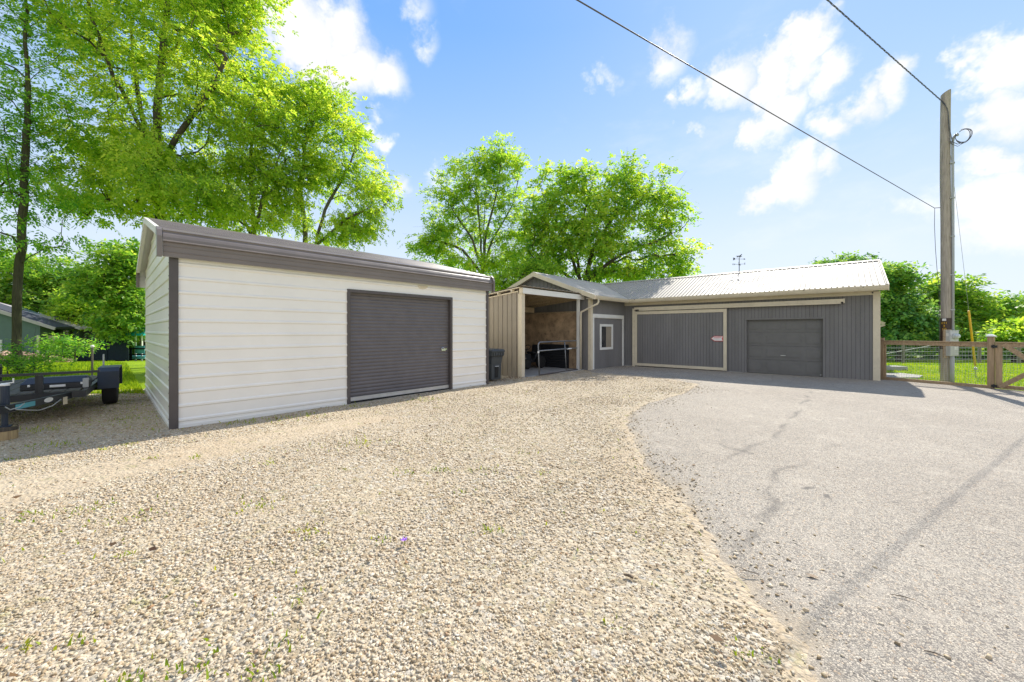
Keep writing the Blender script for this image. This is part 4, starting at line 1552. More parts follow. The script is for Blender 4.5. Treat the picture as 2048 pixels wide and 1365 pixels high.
part(mb, 'shaft', M['pole_wood'], t, smooth=False)
mb = MB()
mb.lathe(PP(.01, 0, 0), [(.1215, .98), (.1235, 1.0), (.1225, 1.86), (.1195, 1.88)], 28, caps=False)
part(mb, 'dark_band', M['pole_band'], t, smooth=True)
ln = (nr * .94 - rt * .34).normalized()
lr = Vector((-ln.y, ln.x, 0))
for body, z, sz in (('111', 1.735, .085), ('2', 1.645, .085), ('10', 1.55, .10)):
    mb = text_mb(body, sz, lr, (0, 0, 1), PO + rt * .01 + ln * .128 + Vector((0, 0, z)), .006)
    part(mb, 'pole_number', M['yellow'], t)
mb = MB()
lq = frame((PO + rt * .01 + ln * .124)[:2], (lr.x, lr.y), (ln.x, ln.y))
mb.fbox(lq, -.04, .04, 0, .006, 1.80, 1.865)
mb.fbox(lq, -.02, .03, 0, .006, 1.345, 1.37)
part(mb, 'tag', M['label_white'], t, each=True)
mb = MB()
c0 = PP(.135, .06, 1.40)
mb.tube([c0, PP(.135, .06, 4), PP(.128, .05, 6.92), PP(.145, .07, 7.03), PP(.19, .09, 7.10)], .030, 12)
mb.lathe(PP(.185, .088, 7.07), [(.032, 0), (.045, .015), (.045, .045), (.02, .06)], 14, (rt * .9 + Vector((0, 0, .3))))
cd = part(mb, 'conduit', M['conduit_grey'], t, smooth=True)
mb = MB()
for z in (2.1, 3.1, 4.2, 5.3, 6.3):
    mb.fbox(frame(PO[:2], (rt.x, rt.y), (nr.x, nr.y)), .08, .172, .0, .098, z, z + .03)
part(mb, 'strap', M['galv'], cd, each=True)
mb = MB()
lc = PP(.31, .1, 7.0)
for k in range(3):
    rr = .17 + .014 * k
    mb.tube([lc + rt * (rr * .78 * math.cos(q) + .01 * k) + Vector((0, 0, rr * math.sin(q) * 1.0 + .02 * math.sin(2 * q + k))) + nr * (.015 * k) for q in np.linspace(2.1 - .1 * k, -3.9 + .2 * k, 26)], .0075, 6)
mb.tube([PP(-.09, .09, 8.20), PP(-.02, .12, 8.05), PP(.04, .125, 7.8), PP(.07, .12, 7.3), PP(.12, .12, 6.9), PP(.22, .11, 6.80), PP(.33, .1, 6.82)], .009, 6)
mb.tube([PP(-.09, .10, 8.17), PP(.03, .12, 7.9), PP(.06, .125, 7.2), PP(.10, .12, 6.85), PP(.22, .1, 6.74), PP(.33, .1, 6.80)], .007, 6)
part(mb, 'cable_loop', M['cable'], t, smooth=True)
# meter and its backing board
mn = (nr * .72 + rt * .70).normalized()
mr_ = Vector((-mn.y, mn.x, 0))
mc = PO + rt * .125 + nr * .17
MX = frame(mc[:2], (mr_.x, mr_.y), (mn.x, mn.y))
mb = MB()
mb.fbox(MX, -.15, .12, -.11, -.07, .74, 1.55)
part(mb, 'backing_board', M['raw_wood'], t)
mb = MB()
mb.fbox(MX, -.115, .115, -.07, .045, .80, 1.52)
mb.fbox(MX, -.122, .122, -.068, .058, 1.515, 1.53)
mb.fbox(MX, -.108, .108, .045, .054, 1.20, 1.50)
mb.fbox(MX, -.108, .108, .045, .053, .82, 1.18)
mt = part(mb, 'meter_box', M['meter_grey'], t, bevel=.004)
mb = MB()
mb.lathe(MX(.01, .054, 1.36), [(.078, 0), (.078, .03), (.068, .08), (.045, .105), (.015, .112)], 20, mn)
part(mb, 'meter', M['meter_glass'], mt, smooth=True)
mb = MB()
mb.fbox(MX, -.118, -.1152, -.055, .02, 1.36, 1.45)
mb.fbox(MX, .0, .07, .0532, .056, .98, 1.06)
part(mb, 'sticker', M['label_white'], mt)
mb = MB()
mb.tube([MX(0, -.01, .82), MX(0, -.01, .45), MX(0, -.01, -.06)], .048, 14)
part(mb, 'riser', M['conduit_grey'], t, smooth=True)
mb = MB()
mb.tube([PP(-.22, .10, 5.10), PP(-.10, .02, 5.10)], .009, 6)
mb.tube([PP(-.215, .10, 5.1), PP(-.22, .1, 4.6), PP(-.20, .1, 3.9), PP(-.17, .08, 3.3), PP(-.13, .06, 2.8), PP(-.126, .05, 1.6), PP(-.126, .05, .3)], .006, 6)
mb.tube([PP(-.126 - .05 * math.sin(q), .08, .98 + .07 * math.cos(q)) for q in np.linspace(-.3, 3.3, 10)], .010, 6)
part(mb, 'drop_cable', M['cable'], t, smooth=True)

# guy wire
ga = Vector((*G(1953, 754), 0))
gt = PP(.02, -.1, 7.55)
t = thing('guy_wire', ga, 'thin guy wire with a yellow plastic guard anchored in the lawn', 'guy wire')
mb = MB()
mb.tube([ga + Vector((0, 0, -.1)), ga.lerp(gt, .045)], .012, 6)
mb.lathe(ga.lerp(gt, .030), [(.02, 0), (.05, .03), (.03, .09)], 10, gt - ga)
part(mb, 'anchor_rod', M['galv'], t)
mb = MB()
mb.tube([ga.lerp(gt, .04), gt], .0045, 5)
part(mb, 'wire', M['galv'], t)
mb = MB()
mb.tube([ga.lerp(gt, .05), ga.lerp(gt, .285)], [.031, .027], 12)
part(mb, 'guard', M['yellow'], t, smooth=True)


# overhead wires
def sag(a, b, n, s):
    return [a.lerp(b, i / n) + Vector((0, 0, -s * 4 * (i / n) * (1 - i / n))) for i in range(n + 1)]


mb = MB()
wa = PP(-.22, .10, 5.10)
wb = wa.lerp(P(1160, 0, 4.2), 1.9)
mb.tube(sag(wa, wb, 30, .02), .0082, 6)
solo(mb, 'service_wire', M['cable'], 'smooth dark overhead wire meeting the pole partway up its shaft', 'wire', loc=wa, smooth=True)
mb = MB()
wa = PP(-.10, .09, 8.20)
wb = wa.lerp(P(1657, 0, 8.0), 3.4)
ax = (wb - wa).normalized()
a_, b_ = ax.orthogonal().normalized(), None
b_ = ax.cross(a_)
base = sag(wa, wb, 420, .03)
for k in range(3):
    mb.tube([p + a_ * (.010 * math.cos(i * .42 + 2.09 * k)) + b_ * (.010 * math.sin(i * .42 + 2.09 * k)) for i, p in enumerate(base)], .006, 5)
solo(mb, 'twisted_cable', M['cable'], 'twisted overhead cable fixed to the very top of the utility pole', 'cable', loc=wa, smooth=True)

# ------------------------------------------------------------------ lawn beyond: pads, paddock fence
mb = MB()
q = [G(1768, 747), G(1800, 747), G(1846, 752), G(1838, 756), G(1766, 756)]
mb.prism([(x, y, -.06) for x, y in q], (0, 0, .075))
solo(mb, 'path', M['concrete'], kind='structure', loc=(q[0][0], q[0][1], 0))
mb = MB()
x, y = G(1772, 738)
mb.box(x - .5, x + .62, y - .25, y + .25, -.05, .11)
solo(mb, 'concrete_slab', M['concrete'], 'raised pale concrete slab lying in the lawn behind the mesh fence', 'slab', loc=(x, y, 0), bevel=.01)

pa, pb = Vector((21.0, 22.5, 0)), Vector((32.5, 21.0, 0))
t = thing('paddock_fence', (pa.x, pa.y, float(hgt(pa.x, pa.y))), 'grey rail paddock fence along the far edge of the lawn', 'fence')
pu = (pb - pa).normalized()
PL = (pb - pa).length
zb = lambda p: float(hgt(p.x, p.y))
for i in range(7):
    p = pa + pu * (PL * i / 6)
    mb = MB()
    mb.lathe((p.x, p.y, zb(p) - .1), [(.075, 0), (.07, 1.25)], 10)
    part(mb, 'post', M['old_wood'], t)
for h in (1.12, .90, .68, .46, .24):
    mb = MB()
    mb.tube([Vector((*(pa + pu * (PL * i / 6))[:2], zb(pa + pu * (PL * i / 6)) + h)) for i in range(7)], .022 if h > 1 else .016, 6)
    part(mb, 'rail', M['far_rail'], t, each=True)
mb = MB()
p0, p1 = pa, pa + pu * (PL * .30)
mb.beam((p0.x, p0.y, zb(p0) + .35), (p1.x, p1.y, zb(p1) + 1.05), .03, .04)
part(mb, 'brace', M['far_rail'], t, each=True)

# ------------------------------------------------------------------ utility trailer
TR = Vector((-7.19, 6.6, 0))
TF = frame(TR[:2], (.735, .678), (.678, -.735))      # (right, forward, z)
t = thing('utility_trailer', TR, 'black flatbed utility trailer parked left of the white garage', 'trailer')
mb = MB()
W0, W1, BL = -1.62, -.14, 3.0
for r0, r1, f0, f1 in ((W0, W1, -.06, 0), (W0, W1, -BL, -BL + .06), (W0, W0 + .06, -BL + .06, -.06), (W1 - .06, W1, -BL + .06, -.06), (W0 + .06, W1 - .06, -1.0, -.95), (W0 + .06, W1 - .06, -2.0, -1.95)):
    mb.fbox(TF, r0, r1, f0, f1, .38, .49)
part(mb, 'frame', M['black_paint'], t)
mb = MB()
for k in range(8):
    r0 = W0 + .065 + k * (1.345 / 8)
    mb.fbox(TF, r0, r0 + 1.345 / 8 - .012, -BL + .07, -.07, .455, .50)
part(mb, 'deck', M['deck_wood'], t)
mb = MB()
mb.fbox(TF, W0, W1 + .16, -.045, .0, .785, .825)
mb.fbox(TF, W0, W0 + .045, -BL, -.045, .78, .83)
part(mb, 'top_rail', M['black_paint'], t)
mb = MB()
for r, f in ((W0, -.05), (-.66, -.05), (W0, -1.5), (W0, -BL), (W0, -2.2)):
    mb.fbox(TF, r, r + .05, f, f + .05, .49, .78)
mb.fbox(TF, -.70, -.61, -.058, -.051, .49, .78)
part(mb, 'rail_post', M['black_paint'], t, each=True)
for sg, rr in ((1, .03), (-1, W0 - .17)):
    mb = MB()
    mb.lathe(TF(rr, -1.75, .33), [(.17, -.10), (.30, -.105), (.33, -.08), (.33, .08), (.30, .105), (.17, .10)], 28, TF(1, 0, 0) - TF(0, 0, 0))
    w = part(mb, 'wheel', M['tyre'], t, smooth=True)
    mb = MB()
    mb.lathe(TF(rr, -1.75, .33), [(.175, -.07), (.15, -.085), (.05, -.06), (.05, .06), (.15, .085), (.175, .07)], 20, TF(1, 0, 0) - TF(0, 0, 0))
    part(mb, 'rim', M['alu'], w)
    mb = MB()
    q = [(-1.31, .36), (-1.31, .70), (-1.40, .775), (-2.10, .775), (-2.19, .70), (-2.19, .36), (-2.165, .36), (-2.165, .69), (-2.09, .75), (-1.41, .75), (-1.335, .69), (-1.335, .36)]
    mb.prism([TF(rr - .15, f, z) for f, z in q], TF(.30, 0, 0) - TF(0, 0, 0))
    mb.fbox(TF, rr - .145, rr + .145, -1.345, -1.338, .36, .70)
    fe = part(mb, 'fender', M['navy_plastic'], t, bevel=.012)
mb = MB()
mb.tube([TF(W0 - .05, -1.75, .33), TF(-.02, -1.75, .33)], .035, 10)
part(mb, 'axle', M['black_paint'], t)
mb = MB()
for r0 in (-.32, -1.44):
    mb.beam(TF(r0, -.03, .425), TF(-.86, 1.32, .425), .06, .10)
part(mb, 'tongue', M['black_paint'], t)
mb = MB()
mb.beam(TF(-.87, 1.22, .44), TF(-.87, 1.62, .47), .09, .10)
mb.lathe(TF(-.87, 1.58, .42), [(.055, 0), (.06, .06), (.05, .12), (.015, .14)], 14)
mb.fbox(TF, -.99, -.75, 1.12, 1.22, .478, .488)
part(mb, 'coupler', M['black_paint'], t, bevel=.006)
mb = MB()
mb.tube([TF(-.80, 1.02, .17), TF(-.80, 1.02, .45)], .032, 12)
mb.tube([TF(-.80, 1.02, .40), TF(-.80, 1.02, .74)], .045, 12)
mb.fbox(TF, -.86, -.74, .96, 1.08, .165, .18)
jk = part(mb, 'jack', M['navy_plastic'], t)
mb = MB()
mb.lathe(TF(-.80, 1.02, .74), [(.048, 0), (.05, .02), (.03, .035)], 14)
mb.tube([TF(-.80, 1.02, .77), TF(-.72, 1.05, .78), TF(-.72, 1.05, .84)], .009, 6)
part(mb, 'crank', M['label_white'], jk)
# stickers on the tongue (their print cannot be read in the photo)
mb = MB()
d = (TF(-.86, 1.32, 0) - TF(-.32, -.03, 0)).normalized()
s_ = Vector((-d.y, d.x, 0))
s_ = s_ if s_.dot(TF(1, 0, 0) - TF(0, 0, 0)) > 0 else -s_
A0_ = TF(-.32, -.03, 0)
SK = frame((A0_ + s_ * .0305)[:2], (d.x, d.y), (s_.x, s_.y))
mb.fbox(SK, .78, 1.12, 0, .003, .39, .46)
part(mb, 'sticker', M['sky_blue'], t)
mb = MB()
mb.prism([SK(.52 + .09 * math.cos(q), 0, .43 + .036 * math.sin(q)) for q in np.linspace(0, 6.28, 18)[:-1]], s_ * .003)
part(mb, 'sticker', M['label_white'], t)
mb = MB()
mb.fbox(SK, .14, .22, .0, .012, .30, .42)
part(mb, 'tag', M['cream_trim'], t)
mb = MB()
mb.tube([SK(.3, .02, .40), SK(.5, .03, .33), SK(.75, .03, .31), SK(.95, .03, .35), SK(1.15, .02, .40)], .008, 6)
mb.tube([SK(1.05, .05, .47), SK(1.15, .06, .43), SK(1.3, .06, .42), SK(1.36, .05, .47)], .007, 6)
part(mb, 'cable', M['galv'], t, smooth=True)
mb = MB()
mb.fbox(TF, -.22, -.15, -.5, -.42, .50, .66)
mb.fbox(TF, W1 - .02, W1 + .0, -2.9, -2.75, .50, .98)
part(mb, 'stake_pocket', M['galv'], t, each=True)
mb = MB()
mb.fbox(TF, W0 + .2, W1 - .2, -BL - .55, -BL - .02, .42, .46)
part(mb, 'ramp', M['black_paint'], t)

to = TF(-.50, -.62, .502)
t = thing('tool_box', to, 'long black tool box with white handle lying on the trailer deck', 'tool box')
TB = frame(to[:2], (.735, .678), (.678, -.735))
mb = MB()
mb.fbox(TB, -.42, .36, -.16, .17, .503, .60)
part(mb, 'body', M['black_paint'], t, bevel=.01)
mb = MB()
mb.hexa([TB(-.43, -.17, .604), TB(.37, -.17, .604), TB(.37, .18, .604), TB(-.43, .18, .604)], [TB(-.36, -.12, .70), TB(.31, -.12, .70), TB(.31, .06, .70), TB(-.36, .06, .70)])
part(mb, 'lid', M['navy_plastic'], t, bevel=.012)
mb = MB()
mb.fbox(TB, -.10, .08, .172, .19, .535, .575)
mb.fbox(TB, -.34, -.31, .171, .185, .56, .60)
mb.fbox(TB, .25, .28, .171, .185, .56, .60)
part(mb, 'handle', M['label_white'], t, bevel=.006, each=True)

jp = TF(-.80, 1.02, 0)
t = thing('wood_block', (jp.x, jp.y, 0), 'round cut wooden block under the trailer jack', 'wood block')
mb = MB()
mb.lathe((jp.x, jp.y, -.02), [(.118, 0), (.12, .02), (.115, .17), (.108, .184)], 24)
part(mb, 'block', M['block_wood'], t)
mb = MB()
mb.lathe((jp.x, jp.y, .115), [(.1195, 0), (.1215, .01), (.1215, .045), (.1185, .055)], 24, caps=False)
part(mb, 'bark_ring', M['bark'], t)

sx, sy = (184 - CX) / F_ * 10.6, 10.6
t = thing('stake', (sx, sy, 0), 'thin dark stake with a pale tip standing in grass behind the trailer', 'stake')
mb = MB()
mb.tube([(sx, sy, -.1), (sx + .01, sy, 1.05)], .022, 8)
part(mb, 'rod', M['bark_grey'], t)
mb = MB()
mb.lathe((sx + .01, sy, 1.045), [(.025, 0), (.04, .02), (.04, .05), (.02, .07)], 10)
part(mb, 'tip', M['label_white'], t)

# small things on the ground
for i, (px, py, L_, a, lab) in enumerate(((1498, 1152, .10, 2.5, 'forked twig lying on the asphalt near the gravel edge'), (1257, 1156, .055, -.5, 'short flat piece of bark lying on gravel'),
                                          (1805, 1205, .10, -.45, 'dark straight twig lying in the middle of the asphalt'), (1868, 1320, .065, -.5, 'tiny twig lying nearest the right foreground'))):
    gx_, gy_ = G(px, py)
    gz = .03 if i != 1 else .012
    mb = MB()
    d = Vector((math.cos(a), math.sin(a), 0))
    e = Vector((-d.y, d.x, 0))
    o = Vector((gx_, gy_, gz))
    mb.tube([o - d * L_ / 2, o + e * .006, o + d * L_ * .25 + e * .002, o + d * L_ / 2 - e * .008], [.002, .0028, .002, .001] if i != 1 else [.006, .009, .009, .006], 6)
    if i == 0:
        mb.tube([o, o + d * .03 + e * .018, o + d * .05 + e * .026], [.002, .0016, .001], 5)
    solo(mb, 'twig', M['twig'], lab, 'twig', group='twigs on the ground', loc=o)
fx_, fy_ = G(808, 1089)
t = thing('flower', (fx_, fy_, 0), 'single purple blossom lying on the gravel', 'flower')
mb = MB()
for k in range(6):
    a = k * 1.047
    d = Vector((math.cos(a), math.sin(a), 0))
    e = Vector((-d.y, d.x, 0))
    o = Vector((fx_, fy_, .03))
    mb.add([o, o + d * .014 + e * .009, o + d * .028 + Vector((0, 0, .012)), o + d * .014 - e * .009], [(0, 1, 2, 3)])
part(mb, 'petal', M['flower'], t)
mb = MB()
mb.tube([(fx_, fy_, -.01), (fx_ + .004, fy_, .03)], .003, 5)
part(mb, 'stem', M['weed'], t)

# ------------------------------------------------------------------ neighbour's house, fence, play tower, brush
HY = 33.0
hz = float(hgt(0, HY))
xa = lambda px, Y: (px - CX) / F_ * Y
t = thing('green_house', (xa(40, HY), HY, hz), 'low dark green house with shallow pitched roof behind the trees', 'house')
x0, x1 = xa(-150, HY), xa(103, HY)
rz = lambda px: 1.5 + (663 - (623 + (px / 99.6) * 31)) / F_ * HY      # underside of the rake
xr = lambda x: (x * F_ / HY) + CX
mb = MB()
pol = [(x0, HY, hz - .2), (xa(80, HY), HY, hz - .2), (xa(80, HY), HY, rz(80)), (x0, HY, rz(-150))]
mb.prism(pol, (0, 1.0, 0))
part(mb, 'wall', M['house_green'], t)
mb = MB()
pol = [(x0 - .2, HY - .45, rz(-150) + .0), (xa(121, HY), HY - .45, rz(121)), (xa(123, HY), HY - .45, rz(123) + .26), (x0 - .2, HY - .45, rz(-150) + .42)]
mb.prism(pol, (0, .06, 0))
part(mb, 'fascia', M['house_roof'], t)
mb = MB()
pol = [(x0 - .2, HY - .38, rz(-150) + .26), (xa(122, HY), HY - .38, rz(122) + .1), (xa(123, HY), HY - .38, rz(123) + .30), (x0 - .2, HY - .38, rz(-150) + .50)]
mb.prism(pol, (0, 1.35, 0))
part(mb, 'roof', M['house_roof_dark'], t)
mb = MB()
wx0, wx1 = xa(-20, HY), xa(5, HY)
mb.box(wx0, wx1, HY - .07, HY + .02, 1.5 - 45 / F_ * HY, 1.5 - 17 / F_ * HY)
wf = part(mb, 'window', M['label_white'], t)
mb = MB()
for j in range(2):
    za = 1.5 - 43 / F_ * HY + j * .60
    mb.box(wx0 + .1, wx1 - .12, HY - .08, HY - .072, za, za + .5)
part(mb, 'pane', M['glass'], wf)
mb = MB()
mb.box(xa(75, HY), xa(80, HY), HY - .06, HY - .01, hz, 1.5 - 8 / F_ * HY)
mb.box(xa(80.2, HY), xa(101, HY), HY + .6, HY + .66, hz, 1.5 - 9 / F_ * HY)
part(mb, 'porch_wall', M['cream_trim'], t)
mb = MB()
mb.box(xa(103, HY), xa(124, HY) + .4, HY + 2.2, HY + 2.4, hz, 1.75)
part(mb, 'entry', M['house_roof_dark'], t)
Y2 = 37.0
mb = MB()
zt = lambda px: 1.5 + (663 - (612 + (px - 25) / 135 * 45.5)) / F_ * 34.5 - .13
xq = lambda px: xa(px, 34.5)
mb.prism([(xq(20), 34.9, hz - .5), (xq(149), 34.9, hz - .5), (xq(149), 34.9, zt(149)), (xq(20), 34.9, zt(20))], (0, .35, 0))
part(mb, 'rear_wing_wall', M['house_green'], t)
for a in (127.5, 133.5, 141):
    mb = MB()
    mb.box(xa(a, 34.9), xa(a + 4.2, 34.9), 34.84, 34.91, 1.5 - 19 / F_ * 35, 1.5 + 1.5 / F_ * 35)
    part(mb, 'window', M['label_white'] if a < 140 else M['glass'], t)
mb = MB()
q = lambda px, py, Y: (xa(px, Y), Y, 1.5 + (663 - py) / F_ * Y)
a_, b_ = q(-120, 581, 34.0), q(160, 657.5, 34.0)
mb.prism([a_, b_, (b_[0], b_[1], b_[2] - .12), (a_[0], a_[1], a_[2] - .12)], (0, 1.3, 0))
part(mb, 'rear_roof', M['house_roof'], t)
mb = MB()
c_ = q(114.5, 644, 34.6)
mb.box(c_[0] - .12, c_[0] + .12, 34.5, 34.7, c_[2] - .4, c_[2] + .42)
mb.box(c_[0] - .16, c_[0] + .16, 34.45, 34.75, c_[2] + .42, c_[2] + .5)
part(mb, 'vent_pipe', M['house_roof_dark'], t)

FY = 34.5
zb_ = float(hgt(0, FY))
t = thing('privacy_fence', (xa(200, FY), FY, zb_), 'dark navy board privacy fence across the back of the lawn', 'fence')
xs0, xs1 = xa(128, FY), xa(257, FY)
k = 0
x = xs0
mb = MB()
while x < xs1 - .01:
    mb.box(x, min(x + .145, xs1), FY - .02, FY, zb_ + .05, .66 + .012 * math.sin(k * 2.1))
    x += .152
    k += 1
part(mb, 'board_panel', M['fence_navy'], t)
for i in range(4):
    mb = MB()
    xx = xs0 + (xs1 - xs0) * i / 3
    mb.box(xx - .06, xx + .06, FY - .06, FY - .022, zb_ - .1, .72)
    part(mb, 'post', M['fence_navy'], t)

TY = 35.5
tz = float(hgt(0, TY))
X_ = lambda px: xa(px, TY)
Z_ = lambda py: 1.5 + (663 - py) / F_ * TY
t = thing('play_tower', (X_(275), TY, tz), 'childrens play tower with a teal canopy beside the white garage', 'play tower')
mb = MB()
mb.hexa([(X_(251.5), TY - .3, Z_(671.5)), (X_(292), TY - .3, Z_(671.5)), (X_(292), TY + 1.7, Z_(670)), (X_(251.5), TY + 1.7, Z_(670))],
        [(X_(254), TY + .5, Z_(654)), (X_(290), TY + .5, Z_(655)), (X_(290), TY + .62, Z_(655)), (X_(254), TY + .62, Z_(654))])
part(mb, 'canopy', M['teal'], t)
for px, yy in ((271.5, TY), (284, TY), (268, TY + 1.4), (288, TY + 1.4)):
    mb = MB()
    mb.box(X_(px) - .05, X_(px) + .05, yy - .05, yy + .05, tz - .1, Z_(670.5))
    part(mb, 'post', M['white_trim'] if yy == TY else M['old_wood'], t)
mb = MB()
mb.box(X_(260), X_(292), TY - .1, TY + 1.5, Z_(714), Z_(712.5))
mb.box(X_(259), X_(292), TY - .12, TY - .06, Z_(718), Z_(713))
part(mb, 'deck', M['sky_blue'], t)
mb = MB()
for py in (697.5, 709.5):
    mb.box(X_(260), X_(292), TY - .16, TY - .115, Z_(py + 1.6), Z_(py - 1.2))
mb.box(X_(263), X_(267.5), TY - .20, TY - .161, tz, Z_(696))
part(mb, 'rail', M['fence_navy'], t, each=True)
mb = MB()
mb.box(X_(272), X_(291), TY - .10, TY - .07, Z_(707.5), Z_(692))
part(mb, 'side_panel', M['sky_blue'], t, each=True)

# heap of cut branches
mb = MB()
by_ = 24.5
bz = float(hgt(0, by_))
for i in range(420):
    px = RNG.uniform(-30, 135)
    w = math.exp(-((px - 30) / 75) ** 2) * .75 + .12
    yy = by_ + RNG.uniform(-.9, .9)
    xx = xa(px, yy)
    zz = bz + RNG.uniform(0, 1) ** 1.3 * w * .8
    a = RNG.uniform(0, 3.14)
    L_ = RNG.uniform(.3, 1.1)
    d = Vector((math.cos(a) * L_ / 2, math.sin(a) * L_ / 2, RNG.uniform(-.12, .12)))
    o = Vector((xx, yy, zz))
    mb.tube([o - d, o + d], [RNG.uniform(.02, .06), RNG.uniform(.015, .05)], 6)
o = solo(mb, 'brush_pile', M['brush_wood'], 'heap of pale cut branches and logs in front of the green house', 'brush pile', kind='stuff', loc=(xa(50, by_), by_, bz))

# ------------------------------------------------------------------ trees
def leaf_quads(cen, out, n_per, leaflets, size, aspect, spread, rach, droop, rng):
    """leaves on drooping sprays round cluster centres -> quad vertex array"""
    K = len(cen) * n_per
    c = np.repeat(cen, n_per, 0) + rng.normal(0, 1, (K, 3)) * np.array(spread)
    o = np.repeat(out, n_per, 0)
    d = rng.normal(0, 1, (K, 3)) * np.array([1, 1, .45]) + o * .7
    d[:, 2] -= droop * rng.random(K)
    d /= np.linalg.norm(d, axis=1, keepdims=True)
    up = np.array([0, 0, 1.0]) + rng.normal(0, .45, (K, 3))
    side = np.cross(d, up)
    side /= np.linalg.norm(side, axis=1, keepdims=True) + 1e-9
    if leaflets == 1:
        s = size * rng.uniform(.6, 1.25, (K, 1))
        b, dd, sd = c, d * s, side * s * aspect
    else:
        t = np.linspace(.15, 1, leaflets)
        sg = np.where(np.arange(leaflets) % 2 == 0, 1.0, -1.0)
        sg[-1] = 0
        R = rach * rng.uniform(.7, 1.2, K)
        nrm = np.cross(side, d)
        b = c[:, None] + d[:, None] * (R[:, None] * t)[..., None]
        b[..., 2] -= (t ** 2)[None] * (R * .25 * droop)[:, None]
        ld = d[:, None] * .62 + side[:, None] * (sg * .85)[None, :, None] + rng.normal(0, .18, (K, leaflets, 3))
        ld[..., 2] -= .22 * droop
        ld /= np.linalg.norm(ld, axis=-1, keepdims=True)
        ls = np.cross(ld, np.repeat(nrm[:, None], leaflets, 1))
        ls /= np.linalg.norm(ls, axis=-1, keepdims=True) + 1e-9
        s = size * rng.uniform(.7, 1.2, (K, leaflets, 1))
        b, dd, sd = b.reshape(-1, 3), (ld * s).reshape(-1, 3), (ls * s * aspect).reshape(-1, 3)
    m = b + dd * .45
    m[:, 2] += np.linalg.norm(dd, axis=1) * .05
    return np.stack([b, m + sd, b + dd, m - sd], 1)


def tube_edges(A, B, ra, rb, k):
    d = B - A
    d /= np.linalg.norm(d, axis=1, keepdims=True) + 1e-9
    ref = np.where(np.abs(d[:, 2:3]) < .9, np.array([[0, 0, 1.0]]), np.array([[1.0, 0, 0]]))
    u = np.cross(d, ref)
    u /= np.linalg.norm(u, axis=1, keepdims=True)
    v = np.cross(d, u)
    q = np.arange(k) * 2 * np.pi / k
    ringd = u[:, None] * np.cos(q)[None, :, None] + v[:, None] * np.sin(q)[None, :, None]
    ext = d * (np.minimum(ra, rb) * .25)[:, None]
    Va = (A - ext)[:, None] + ringd * ra[:, None, None]
    Vb = (B + ext)[:, None] + ringd * rb[:, None, None]
    V = np.concatenate([Va, Vb], 1).reshape(-1, 3)
    i = np.arange(k)
    j = (i + 1) % k
    f = np.stack([i, j, j + k, i + k], -1)
    Fq = (f[None] + (2 * k) * np.arange(len(A))[:, None, None]).reshape(-1, 4)
    return V, Fq


